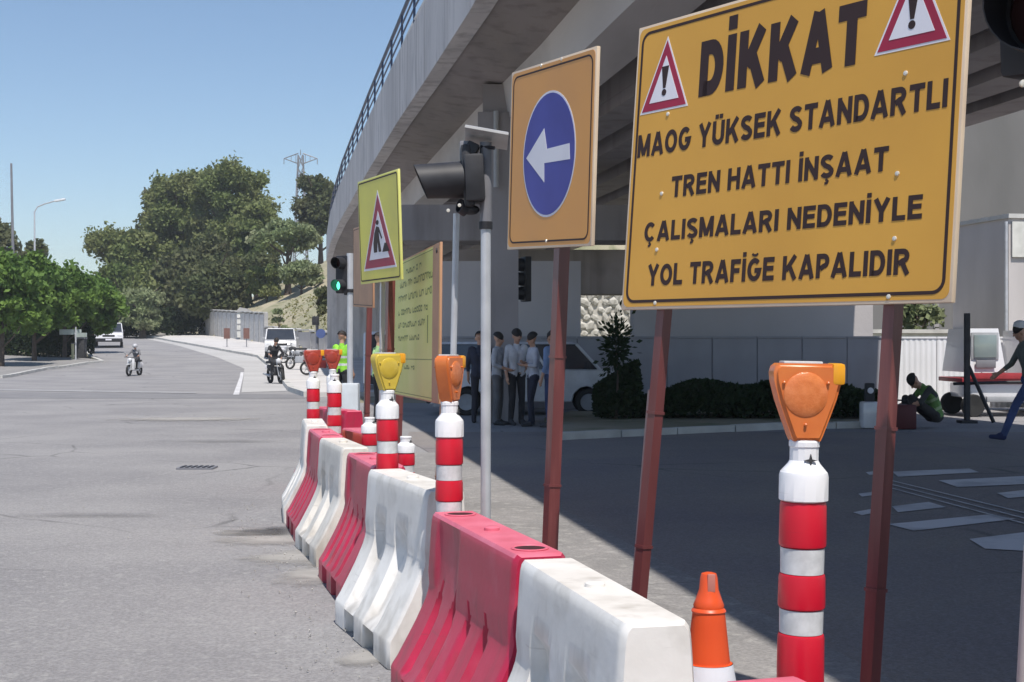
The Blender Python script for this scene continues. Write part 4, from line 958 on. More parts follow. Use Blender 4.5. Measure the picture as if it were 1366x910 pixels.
# yellow road works sign
sy_ = Sign('roadworks_sign', 'yellow sign with a red triangle showing a digging worker, above the pale text board', [(476,243),(531.5,225),(534.7,373),(482,379.5)], .9, 11.5, sign_ye, rim=sign_yg, border=.02, bw=.012, rad=.03)
zz = lambda x, y: sy_.uv(460+x/4.55, 220+y/4.55)
a, b, t = zz(120,632), zz(300,565+45), zz(190,182)
i3 = sy_.tri(a[0]+.02,b[0]+.03,(a[1]+b[1])/2,t[1]); xm = (a[0]+b[0])/2+.02; h = t[1]-a[1]; z0 = (a[1]+b[1])/2
W = b[0]-a[0]
fig = [(-.13,.22),(-.02,.22),(.0,.38),(.03,.22),(.12,.22),(.06,.42),(.05,.52),(.13,.40),(.16,.42),(.06,.58),(-.03,.60),(-.10,.50),(-.14,.36)]
sy_.flat([(xm+p[0]*W*1.0-.03*W, z0+p[1]*h*.95) for p in fig][::-1],'worker_symbol',sign_blk,5)
sy_.flat([(xm-.02*W+.05*W*math.cos(R(30*k)), z0+.62*h+.035*h*math.sin(R(30*k))) for k in range(12)],'worker_head',sign_blk,5)
sy_.flat([(xm+.12*W,z0+.2*h),(xm+.36*W,z0+.2*h),(xm+.26*W,z0+.32*h),(xm+.2*W,z0+.32*h)],'heap_symbol',sign_blk,5)
postline(sy_,None,0,516,0,.06,top_uv=(sy_.w*.62,sy_.H-.1)); postline(sy_,None,0,508,0,.035,m=post_gv,top_uv=(sy_.w*.42,.1))
# pale text board
st_ = Sign('information_board', 'tall pale yellow green board with rows of faded green lettering', [(522.5,353),(589.5,322.5),(583,539),(526.5,526)], 1.25, 10.5, sign_yg, rim=sign_org, border=.03, bw=.006, rad=.01, bm_=sign_grn)
r = random.Random(9)
for v, hh_, ua, ub in ((.885,.040,.32,.64),(.795,.050,.18,.90),(.695,.050,.14,.84),(.595,.045,.14,.80),(.50,.045,.14,.72),(.405,.04,.14,.60),(.20,.03,.3,.5)):
    u = ua
    m = MB()
    while u < ub:
        wl = r.uniform(.024,.040); x0 = u*st_.w; x1 = (u+wl)*st_.w; z0_ = v*st_.H; z1_ = z0_+hh_*st_.H*r.uniform(.75,1)
        k = r.randrange(3); bwd = .014
        def bar(a0,b0,a1,b1): m.add([(a0,-.0024,b0),(a1,-.0024,b0),(a1,-.0024,b1),(a0,-.0024,b1)],[(0,1,2,3)])
        bar(x0,z0_,x0+bwd,z1_)
        if k != 1: bar(x0+bwd,z1_-bwd,x1,z1_)
        if k != 0: bar(x0+bwd,z0_,x1,z0_+bwd)
        bar(x1-bwd+.0005,z0_+bwd,x1+.0005,z1_-bwd)
        u += wl+.008+(.03 if r.random() < .15 else 0)
    st_.put(m,'lettering',sign_grn,0)['kind'] = 'stuff'
st_.flat([(.03,.27*st_.H),(st_.w-.03,.27*st_.H),(st_.w-.03,.275*st_.H),(.03,.275*st_.H)],'rule_line',sign_grn,2)
st_.flat([(.78*st_.w,.38*st_.H),(.795*st_.w,.38*st_.H),(.795*st_.w,.56*st_.H),(.78*st_.w,.56*st_.H)],'rule_line',sign_grn,2)
st_.flat([(.88*st_.w,.006),(st_.w-.004,.006),(st_.w-.004,st_.H-.006),(.88*st_.w,st_.H-.006)],'side_batten',sign_org,3)
for u, px in ((st_.w-.06,583),(.03,528)): postline(st_,None,0,px,0,.07,m=mat('dull_wood_post',(.42,.29,.20),.7) if u > .1 else post_br,off=.06,top_uv=(u,st_.H*.9))
m = MB(); m.lathe([(.02,0),(.02,.006),(.001,.007)],(st_.w-.12,-.005,st_.H-.06),12,Matrix.Rotation(R(90),3,'X')); st_.put(m,'bolt',black_m)
# dull orange sign behind
so_ = Sign('back_sign', 'narrow dull orange sign showing behind the yellow roadworks sign', [(469.5,305),(499,296),(496,411),(473,409)], .9, 14, sign_org, rim=sign_org, border=.02, bw=.008)
postline(so_,None,0,487,0,.06,top_uv=(so_.w*.6,so_.H-.1))
# ---------------------------------------------------------------- portable signals
def shell_tube(mb, L, r0, r1, cut, n=24, t=.004):   # open visor along -Y
    vs = []; 
    for rr, y, in ((r0,0),(r1,-L),(r1-t,-L),(r0-t,0)):
        for i in range(n):
            a = 2*math.pi*i/n; yy_ = y
            if y < 0: yy_ = -L*(1-cut*(.5-.5*math.sin(a)))
            vs.append((rr*math.cos(a), yy_, rr*math.sin(a)))
    return mb.add(vs, [(j*n+i, j*n+(i+1)%n, (j+1)*n+(i+1)%n, (j+1)*n+i) for j in range(3) for i in range(n)])
def signal_head(root, pos, yaw, lens_z, rl, Lv, lit=None, tilt=0):
    """black housing with round lenses and long visors; front looks along local -Y"""
    M = Matrix.Translation(Vector(pos)) @ Matrix.Rotation(yaw,4,'Z') @ Matrix.Rotation(tilt,4,'X')
    def put(mb, n, m, sharp=35, par=None):
        mb.v = [tuple(M@Vector(v)) for v in mb.v]; return mb.build(n, m, par or root, sharp)
    hgt = abs(lens_z[0]-lens_z[-1])+rl*2.7; zc = (lens_z[0]+lens_z[-1])/2
    hs = put(MB().bbox((0,.07,zc),(rl*2.5,.13,hgt),.02), 'housing', black_m)
    for i, z in enumerate(lens_z):
        v = shell_tube(MB(), Lv, rl*1.08, rl*1.0, .25); v.v = [(a,b+.004,c+z) for a,b,c in v.v]; put(v, 'visor', black_m)
        l = MB().lathe([(rl*.95,0),(rl*.8,.018),(rl*.4,.03),(.001,.034)], (0,-.0,z), 20, Matrix.Rotation(R(90),3,'X'))
        on = lit == i
        put(l, 'lens', mat('green_lit_lens',(.05,.6,.35),.3,emit=((.12,1,.55),2.2)) if on else mat('dark_lens',(.05,.02,.02),.15))
    return M
def portable(name, x, y, top, label, heads, pole_r=.034, low=None, panel=True, lean=0, low_m=post_gv):
    root = empty(name, (x,y,0), label, 'traffic light')
    b = Vector((x,y,0)); t = Vector((x+lean,y,top)); mid = b+(t-b)*.80
    MB().bbox((x,y,.06),(.42,.42,.12),.02).build('base_plate', rubber, root)
    MB().tube(b+Vector((0,0,.1)), mid, pole_r, n=14).build('pole', low_m, root)
    MB().tube(mid, t, pole_r*1.18, n=14).build('upper_pole', post_grey if panel else low_m, root)
    MB().tube(mid+Vector((0,0,-.02)), mid+Vector((0,0,.03)), pole_r*1.35, n=14).build('pole_clamp', black_m, root)
    if panel:
        c = t+Vector((.005,.0,.03)); Mx = Matrix.Rotation(R(10),3,'Y') @ Matrix.Rotation(R(-9),3,'X')
        MB().box(c,(.29,.34,.016),M=Mx).build('solar_panel', mat('panel_back',(.5,.5,.5),.4), root, 0)
        MB().box(c+Vector((0,0,.0100)),(.285,.335,.003),M=Mx).build('solar_cells', mat('solar_cells',(.55,.56,.6),.15,(.5,.51,.55)), root, 0)
        MB().bbox(t+Vector((-.13,.02,-.06)),(.085,.14,.13),.012).build('battery_box', post_grey, root)
        MB().tube(t+Vector((-.03,-.02,-.03)), t+Vector((.06,-.05,-.045)), .012, n=8).build('bracket', black_m, root)
    return root
# near one: black head looking left on a silver pole
r1 = portable('portable_signal', -.175, 9.0, P(648,190,9).z, 'portable traffic light on a silver pole with solar panel, its black hooded lamp turned left', 1)
signal_head(r1, P(618,240,9), R(-86), [0], .115, .33, tilt=R(3))
MB().bbox(P(628,215,9)+Vector((0,0,.06)),(.08,.16,.12),.012, M=Matrix.Rotation(R(25),3,'Y')).build('hinge_bracket', black_m, r1)
MB().bbox(P(620,236,9)+Vector((.02,.0,-.0)),(.07,.20,.42),.03, M=Matrix.Rotation(R(-4),3,'Y')).build('back_housing', black_m, r1)
MB().tube(P(626,232,9), P(648,232,9), .02).build('bracket', post_grey, r1)
mm = shell_tube(MB(), .07, .05, .046, .3); Mq = Matrix.Translation(P(622,280,9))@Matrix.Rotation(R(-60),4,'Z')@Matrix.Rotation(R(-25),4,'X'); mm.v = [tuple(Mq@Vector(v)) for v in mm.v]; mm.build('lower_visor', black_m, r1)
MB().sphere(P(628,280,9),.05,(1.2,1,.7)).build('lower_lamp', black_m, r1)
for q in ((598,281),(613,274)): MB().lathe([(.012,0),(.012,.012),(.001,.014)], P(q[0],q[1],8.88), 10, Matrix.Rotation(R(90),3,'X')).build('bolt', bolt_m, r1)
m = MB(); a, b = P(609,285,9.2), P(599,700,9.2); b.z = 0; m.tube(a,b+Vector((0,0,0)),.022,n=10)
sp_ = empty('support_pole', b, 'thin leaning grey pole standing just left of the silver signal pole', 'pole'); m.build('shaft', post_gv, sp_); MB().box(b+Vector((0,0,.02)),(.2,.2,.04)).build('foot', rubber, sp_)
# close one at the right edge, mostly outside the frame
r2 = portable('portable_signal', P(1362,0,3.7).x, 3.7, 2.55, 'portable traffic light cut off by the right edge, black hood in the top corner', 1, lean=.13, panel=False, low_m=mat('pale_pole',(.62,.55,.52),.5))
signal_head(r2, P(1405,12,3.7), R(-40), [0], .125, .22, tilt=R(5))
MB().lathe([(.010,0),(.010,.01),(.001,.012)], P(1364,112,3.6), 10, Matrix.Rotation(R(90),3,'X')).build('bolt', bolt_m, r2)
# green one
zg = 20.
r3 = portable('portable_signal', P(467,0,zg).x, zg, P(467,338,zg).z, 'farther portable traffic light showing a lit green lamp beside the bridge edge', 1, pole_r=.045, panel=False)
hp = P(455,381,zg); signal_head(r3, hp, R(-28), [.33,0], .085, .17, lit=1)
MB().tube(P(457,345,zg), P(467,345,zg), .02).build('bracket', black_m, r3); MB().tube(P(459,392,zg), P(467,392,zg), .02).build('bracket', black_m, r3)
MB().bbox((P(467,0,zg).x,zg,.45),(.27,.27,.86),.03).build('pedestal', mat('pale_blue_grey',(.62,.66,.70),.6), r3)
# plain slim post by the far side
q = gp(421,500); q.y = 40
r4 = empty('slim_signal', (P(422,0,62).x,62,hh(62)), 'slim dark post with small top box and round plate before the bridge abutment', 'signal post')
MB().tube((P(423,0,62).x,62,0),(P(423,425,62).x,62,P(423,425,62).z),.07).build('pole', post_grey, r4); MB().bbox(P(421,428,61.9),(.3,.25,.4),.03).build('lamp_box', black_m, r4)
MB().lathe([(.22,0),(.22,.02)],P(428,445,61.8),16,Matrix.Rotation(R(90),3,'X')).build('round_plate', mat('blue_plate',(.08,.12,.3),.5), r4)
r5 = empty('hung_signal', P(681,345,26.5)*1.0, 'thin pale pole with a dark signal head, beyond the silver pole under the bridge', 'signal post'); r5.location.z = 0
MB().tube((P(681,0,26.5).x,26.5,0),(P(681,344,26.5).x,26.5,P(681,344,26.5).z),.045).build('pole', post_gv, r5)
signal_head(r5, P(697,382,26.5), R(-70), [.42,.14,-.14], .12, .2)
MB().tube(P(681,365,26.5), P(694,365,26.5), .025).build('bracket', black_m, r5)
# ---------------------------------------------------------------- small roadside things, left and far
def post_sign(name, px, py_b, top_px, wpx, hpx, label, m, cat='sign', z=None):
    q = gp(px, py_b); z = q.y; root = empty(name, q, label, cat)
    tp = P(px, top_px, z); MB().tube(q, (q.x, q.y, tp.z), .04, n=8).build('pole', post_grey, root)
    MB().bbox((q.x, q.y-.06, tp.z-hpx/F*z/2), (wpx/F*z, .04, hpx/F*z), .01).build('panel', m, root); return root
post_sign('road_sign', 196, 447, 417, 8, 14, 'small white road sign on the verge at the far bend', sign_wh)
post_sign('road_sign', 205, 448, 413, 9, 16, 'small orange road sign right beside the white one at the far bend', sign_or2)
q = gp(101,483)
sp = empty('street_sign', q, 'slim grey post with two crossed name plates at the left kerb corner', 'street sign')
MB().tube(q,(q.x,q.y,P(0,436,q.y).z),.045,n=8).build('pole', post_gv, sp)
MB().box((q.x-.3,q.y,P(0,443,q.y).z),(1.2,.04,.3),R(12)).build('name_plate', mat('pale_green_plate',(.45,.52,.5),.5), sp, 0)
MB().box((q.x+.3,q.y-.06,P(0,447,q.y).z),(.9,.04,.25),R(-25)).build('name_plate', mat('pale_green_plate',(.45,.52,.5),.5), sp, 0)
q = gp(108,480); bn = empty('bin', q, 'dark upright box behind the street sign post at the left kerb corner', 'bin')
MB().bbox((q.x,q.y,q.z+.62),(.55,.55,1.2),.04).build('body', rubber, bn); MB().bbox((q.x,q.y,q.z+1.27),(.6,.6,.1),.03).build('lid', post_grey, bn)
q = gp(97,482); by = empty('marker_post', q, 'short pale yellow marker post at the left kerb corner', 'marker post')
MB().bbox((q.x,q.y,q.z+.5),(.13,.13,1.0),.02).build('body', mat('pale_yellow',(.6,.58,.35),.6), by); MB().bbox((q.x,q.y,q.z+1.03),(.17,.17,.06),.015).build('cap', post_grey, by)
# pale shed under the pines
zt = 112; xs_ = (326-CX)/F*zt; bz = gh(xs_,zt)
sd = empty('shed', (xs_,zt,bz), 'small pale ribbed metal shed under the dark pines above the wall', 'shed')
MB().bbox((xs_,zt,bz+1.0),(1.0,1.2,2.1),.03).build('wall', mat('pale_render',(.7,.69,.64)), sd)
for k in range(3): MB().box((xs_,zt-.62,bz+.55+k*.5),(1.02,.03,.06)).build('rib', post_grey, sd, 0)
MB().hexa([(xs_-.6,zt-.7,bz+2.06),(xs_+.6,zt-.7,bz+2.06),(xs_+.6,zt+.7,bz+2.06),(xs_-.6,zt+.7,bz+2.06),(xs_-.3,zt-.5,bz+2.45),(xs_+.25,zt-.5,bz+2.35),(xs_+.25,zt+.5,bz+2.35),(xs_-.3,zt+.5,bz+2.45)]).build('roof', conc_f, sd, 0)
for px, lb in ((305,'left of two small brown plates fixed on the roadside wall'),(331,'right of two small brown plates fixed on the roadside wall')):
    z_ = 96; x_ = (px-CX)/F*z_; 
    pr = empty('wall_plate', P(px,445,z_)+Vector((0,-.6,0)), lb, 'plate'); MB().box(P(px,445,z_)+Vector((0,-.6,0)),(.42,.06,.75)).build('board', mat('brown_board',(.2,.1,.08),.6), pr, 0); MB().box(P(px,445,z_)+Vector((0,-.56,-.9)),(.06,.04,1.2)).build('stake', post_grey, pr, 0)

# ---------------------------------------------------------------- vehicles (local: front +X, y = width)
def vehicle(name, loc, yaw, label, prof, W, cabin, wheels, paint, wr=.31, tz=.0, bumper=rubber, cat='car', extra=None, belt=None, win=None):
    root = empty(name, loc, label, cat); root.rotation_euler.z = yaw
    B = lambda mb, n, m, s=30, p=None: mb.build(n, m, p or root, s, world=False)
    # body: side outline extruded with rounded flanks and wheel arches cut as notches
    def loft(outline, ws, mat_, nm):
        n = len(outline); bm = bmesh.new(); rings = []
        for k, (sw_, ins) in enumerate(ws):
            cx = sum(p[0] for p in outline)/n; cz = sum(p[1] for p in outline)/n
            rings.append([bm.verts.new((p[0]+(cx-p[0])*ins*.12, sw_, p[1]+(cz-p[1])*ins*.25)) for p in outline])
        for a, b in zip(rings, rings[1:]):
            for i in range(n): bm.faces.new((a[i],a[(i+1)%n],b[(i+1)%n],b[i]))
        bm.faces.new(rings[0]); bm.faces.new(rings[-1][::-1]); bmesh.ops.recalc_face_normals(bm, faces=bm.faces)
        me = bpy.data.meshes.new(nm); bm.to_mesh(me); bm.free(); me.materials.append(mat_); me.shade_smooth(); me.set_sharp_from_angle(angle=R(28))
        o = bpy.data.objects.new(nm, me); col.objects.link(o); o.parent = root; return o
    # wheel arch notches in the lower edge
    out = []
    xs = sorted(wheels)
    low = prof['low']; x0, x1 = prof['x']
    out.append((x0, low))
    for wx in xs: out += [(wx+ (wr+.06)*math.cos(R(a)), max(low, wr+(wr+.06)*math.sin(R(a)))) for a in (180,150,120,90,60,30,0)]
    out += [(x1, low)]+prof['top']
    loft(out, [(-W/2,.25),(-W/2+.05,.05),(-W/2+.09,0),(W/2-.09,0),(W/2-.05,.05),(W/2,.25)], paint, 'body')
    if cabin:   # glasshouse: roof slab, pillars, panes
        bl, br_, tl, tr, zb, zt = cabin   # bottom rear x, bottom front x, top rear x, top front x
        ti = .13
        lo_ = [(bl,-W/2+.05,zb),(br_,-W/2+.05,zb),(br_,W/2-.05,zb),(bl,W/2-.05,zb)]
        hi_ = [(tl,-W/2+ti,zt),(tr,-W/2+ti,zt),(tr,W/2-ti,zt),(tl,W/2-ti,zt)]
        ins = .02
        B(MB().hexa([(p[0]*(1-.0)+(.03 if i in (0,3) else -.03),p[1]*.975,p[2]) for i, p in enumerate(lo_)]+[(p[0]+(.03 if i in (0,3) else -.03),p[1]*.97,p[2]) for i, p in enumerate(hi_)]), 'windows', glass_d, 0)
        B(MB().hexa([(tl-.02,-W/2+ti-.02,zt),(tr+.03,-W/2+ti-.02,zt),(tr+.03,W/2-ti+.02,zt),(tl-.02,W/2-ti+.02,zt),(tl+.08,-W/2+ti+.08,zt+.05),(tr-.1,-W/2+ti+.08,zt+.05),(tr-.1,W/2-ti-.08,zt+.05),(tl+.08,W/2-ti-.08,zt+.05)]), 'roof', paint, 0)
        for i in range(4): B(MB().tube(lo_[i],hi_[i],.035,.03,6), 'pillar', paint)
        for f in (win or (.5,)):
            for s in (-1,1):
                xb = bl+(br_-bl)*f; xt = tl+(tr-tl)*f; B(MB().tube((xb,s*(W/2-.05),zb),(xt,s*(W/2-ti),zt),.028,n=6), 'pillar', paint)
    for wx in xs:
        for s in (-1,1):
            Mx = Matrix.Rotation(R(90)*(-s),3,'X')
            w_ = B(MB().lathe([(wr*.62,-.09),(wr*.9,-.095),(wr,-.06),(wr,.06),(wr*.9,.095),(wr*.62,.09)], (wx,s*(W/2-.11),wr), 22, Mx, caps=False), 'wheel', tyre)
            B(MB().lathe([(wr*.64,.055),(wr*.6,.08),(wr*.3,.06),(.001,.075)], (wx,s*(W/2-.11),wr), 16, Mx, caps=False), 'rim', silver_p, p=w_)
            B(MB().lathe([(wr*.64,-.08),(.001,-.08)], (wx,s*(W/2-.11),wr), 16, Mx, caps=False), 'hub', tyre, p=w_)
    zl = prof.get('lz', .62)
    for s in (-1,1):
        B(MB().bbox((x1-.01,s*(W/2-.24),zl),(.06,.30,.15),.02), 'headlight', mat('headlight',(.75,.76,.78),.1))
        B(MB().bbox((x0+.01,s*(W/2-.16),zl+.1),(.05,.14,.26),.02), 'tail_light', mat('tail_light',(.4,.02,.02),.2))
        if cabin: B(MB().bbox((cabin[1]-.25,s*(W/2+.07),cabin[4]+.08),(.10,.14,.12),.02), 'wing_mirror', bumper)
    B(MB().bbox((x1+.0,0,low+.12),(.14,W-.06,.26),.04), 'front_bumper', bumper); B(MB().bbox((x0-.0,0,low+.12),(.14,W-.06,.22),.04), 'rear_bumper', bumper)
    B(MB().bbox((x1+.005,0,zl-.0),(.04,W*.42,.14),.01), 'grille', black_m)
    B(MB().bbox((x1+.078,0,low+.15),(.01,.42,.11),.004), 'number_plate', sign_wh)
    return root
# white pickup on the far road, facing the camera
q = gp(149,463)
q.x -= .2; v1 = vehicle('pickup_truck', q, R(-74), 'white pickup truck driving towards the camera on the far road bend', dict(low=.38,x=(-2.5,2.4),top=[(2.42,.78),(2.30,1.02),(1.2,1.10),(-2.5,1.10)],lz=.80), 2.0, (-.55,1.2,-.35,.45,1.10,1.72), (-1.6,1.6), white_p, wr=.38, bumper=black_m)
MB().box((-1.6,0,1.14),(1.7,1.7,.06)).build('load_cover', rubber, v1, 0, world=False)
# white pickup with dark windscreen parked right
q = gp(374,480)
v2 = vehicle('pickup_truck', q+Vector((0,0,.15)), R(-80), 'white pickup truck with dark cab parked beside the roadside wall', dict(low=.36,x=(-2.5,2.4),top=[(2.42,.75),(2.30,.96),(1.2,1.04),(-2.5,1.04)],lz=.76), 1.8, (-.6,1.2,-.4,.5,1.04,1.66), (-1.6,1.6), white_p, wr=.36, bumper=silver_p)
# boxy white hatchback in the shade
v3 = vehicle('hatchback', (P(700,0,28.3).x,28.3,0), 0, 'boxy white hatchback with upright cabin parked in the shade behind the standing people', dict(low=.24,x=(-1.95,2.0),top=[(2.02,.62),(1.95,.88),(1.55,.95),(-1.9,.95),(-1.97,.6)],lz=.66), 1.6, (-1.88,1.52,-1.8,1.05,.95,1.46), (-1.2,1.3), mat('shaded_white_paint',(.72,.73,.76),.3), wr=.28, win=(.36,.68))
# white van behind the hi-vis workers
v4 = vehicle('van', (P(520,0,41).x,42,0), R(-84), 'white van parked under the bridge behind the two workers in bright vests', dict(low=.3,x=(-2.3,2.2),top=[(2.2,.8),(2.0,1.02),(1.5,1.1),(.9,1.85),(-2.25,1.88)],lz=.7), 1.8, None, (-1.4,1.4), white_p, wr=.32)
MB().hexa([(1.53,-.75,1.13),(1.56,-.75,1.13),(1.56,.75,1.13),(1.53,.75,1.13),(1.0,-.7,1.76),(1.03,-.7,1.76),(1.03,.7,1.76),(1.0,.7,1.76)]).build('windscreen', glass_d, v4, 0, world=False)
# small flat truck at the right
fx = P(1305,0,27.6).x
ft = empty('flatbed_truck', (fx+.6,27.6,0), 'small white truck with a red flat bed behind the black frame at right', 'truck')
m = MB(); m.hexa([(fx-.42,27.2,.9),(fx+.42,27.2,.9),(fx+.42,28.6,.9),(fx-.42,28.6,.9),(fx-.32,27.3,1.78),(fx+.30,27.3,1.78),(fx+.30,28.5,1.78),(fx-.32,28.5,1.78)]); m.build('cab', white_p, ft, 0)
wn = MB().bbox((fx,27.20,1.42),(.46,.05,.46),.02).build('cab_window', glass_l, ft); 
MB().bbox((fx,27.23,1.42),(.56,.05,.56),.02).build('window_frame', silver_p, ft)
MB().bbox((fx,27.16,1.06),(.40,.05,.16),.02).build('vent', post_grey, ft)
MB().bbox((fx+.75,27.7,.74),(2.6,1.5,.09),.02).build('flat_bed', red_paint, ft); MB().bbox((fx+.75,26.93,.83),(2.5,.05,.12),.01).build('side_rail', red_paint, ft)
MB().bbox((fx+.85,27.7,.52),(2.4,1.3,.30),.05).build('chassis', white_p, ft); MB().bbox((fx+.9,27.0,.36),(1.9,.1,.12),.03).build('side_skirt', silver_p, ft)
for wx in (-.30,1.7):
    for yy_ in (27.05,28.35): MB().lathe([(.12,-.09),(.21,-.095),(.23,-.05),(.23,.05),(.21,.095),(.12,.09),(.001,.07)], (fx+wx,yy_,.23), 20, Matrix.Rotation(R(90),3,'X')).build('wheel', tyre, ft)
vehicle('van', (P(1350,0,29).x+2.25,29.0,0), R(0), 'white van parked at the right edge of the photo behind the walking man', dict(low=.3,x=(-2.2,2.2),top=[(2.2,.8),(2.0,1.02),(1.5,1.1),(.9,1.72),(-2.15,1.76)],lz=.7), 1.8, None, (-1.4,1.4), white_p, wr=.30)
# black frame stand
zf = 24.9; fxx = P(1290,0,zf).x
fr = empty('frame_stand', (fxx,zf,0), 'tall black metal post with a slanting brace and long rail beside the crouching man', 'stand')
MB().box((fxx,zf,P(0,418,zf).z/2),(.09,.09,P(0,418,zf).z)).build('post', black_m, fr, 0)
MB().tube(P(1292,488,zf-.02),(P(1325,0,zf).x,zf-.02,.02),.035,n=6).build('brace', black_m, fr)
MB().tube(P(1272,512,zf+.06),P(1470,507,zf+.06),.03,n=6).build('rail', black_m, fr); MB().bbox((fxx,zf,.03),(.3,.3,.06),.01).build('foot', black_m, fr)
MB().tube((P(1440,0,zf).x,zf+.1,0),(P(1440,0,zf).x,zf+.1,P(0,507,zf).z),.035,n=6).build('rail_post', black_m, fr)
# motorcycles
def motorcycle(loc, yaw, label, body_m, name='motorcycle', lean=0, scooter=False):
    root = empty(name, loc, label, 'motorcycle' if not scooter else 'scooter'); root.rotation_euler = (lean,0,yaw)
    B = lambda mb, n, m, s=35, p=None: mb.build(n, m, p or root, s, world=False)
    for wx in (-.62,.62):
        Mx = Matrix.Rotation(R(90),3,'X'); w_ = B(MB().lathe([(.22,-.045),(.28,-.045),(.30,-.02),(.30,.02),(.28,.045),(.22,.045),(.22,-.045)],(wx,0,.30),22,Mx,caps=False),'wheel',tyre)
        m = MB(); 
        for k in range(6): t = R(k*60); m.tube((wx,0,.30),(wx+.23*math.cos(t),0,.30+.23*math.sin(t)),.012,n=5)
        m.lathe([(.05,-.05),(.05,.05)],(wx,0,.3),12,Mx); B(m,'rim',silver_p,p=w_)
    B(MB().tube((.62,-.06,.3),(.42,-.06,.92),.022,n=8),'fork',silver_p); B(MB().tube((.62,.06,.3),(.42,.06,.92),.022,n=8),'fork',silver_p)
    B(MB().path([(.34,-.36,1.0),(.42,-.2,1.0),(.44,0,.96),(.42,.2,1.0),(.34,.36,1.0)],.016,6),'handlebar',black_m)
    B(MB().sphere((.52,0,.86),.10,(.8,1,1)),'headlight',mat('headlight',(.75,.76,.78),.1))
    m = MB()
    if scooter: m.bbox((-.35,0,.58),(.75,.30,.34),.09); m.bbox((.36,0,.62),(.14,.36,.62),.05); m.bbox((.05,0,.32),(.6,.28,.10),.03)
    else: m.sphere((.12,0,.80),.2,(1.25,.75,.62)); m.bbox((.02,0,.48),(.5,.26,.34),.06); m.bbox((-.5,0,.62),(.45,.18,.16),.05)
    B(m,'body',body_m)
    B(MB().bbox((-.33,0,.80),(.72,.26,.10),.04),'seat',rubber); B(MB().bbox((.62,0,.62),(.34,.14,.05),.02),'front_mudguard',body_m)
    B(MB().tube((-.1,-.17,.3),(-.75,-.2,.38),.045,n=10),'exhaust',silver_p)
    for s in (-1,1):
        B(MB().path([(.38,s*.25,1.02),(.40,s*.30,1.2)],.008,5),'mirror_stem',black_m); B(MB().sphere((.40,s*.31,1.23),.055,(.3,1,.7),8,6),'mirror',silver_p)
    B(MB().bbox((-.86,0,.62),(.02,.2,.14),.004),'number_plate',sign_wh)
    return root
q = gp(400,497); motorcycle((q.x,q.y,hh(q.y)+.15), R(150), 'grey motorcycle parked at the kerb to the right of the man in black', silver_p, lean=R(8))
q = gp(388,489); motorcycle((q.x,q.y+1,hh(q.y)+.15), R(165), 'dark motorcycle parked behind the grey one', rubber, lean=R(8))
q = gp(428,505); motorcycle((q.x,q.y,.15), R(200), 'dark red motorcycle parked below the slim dark post', mat('dark_red_paint',(.16,.02,.02),.3), lean=R(-8))
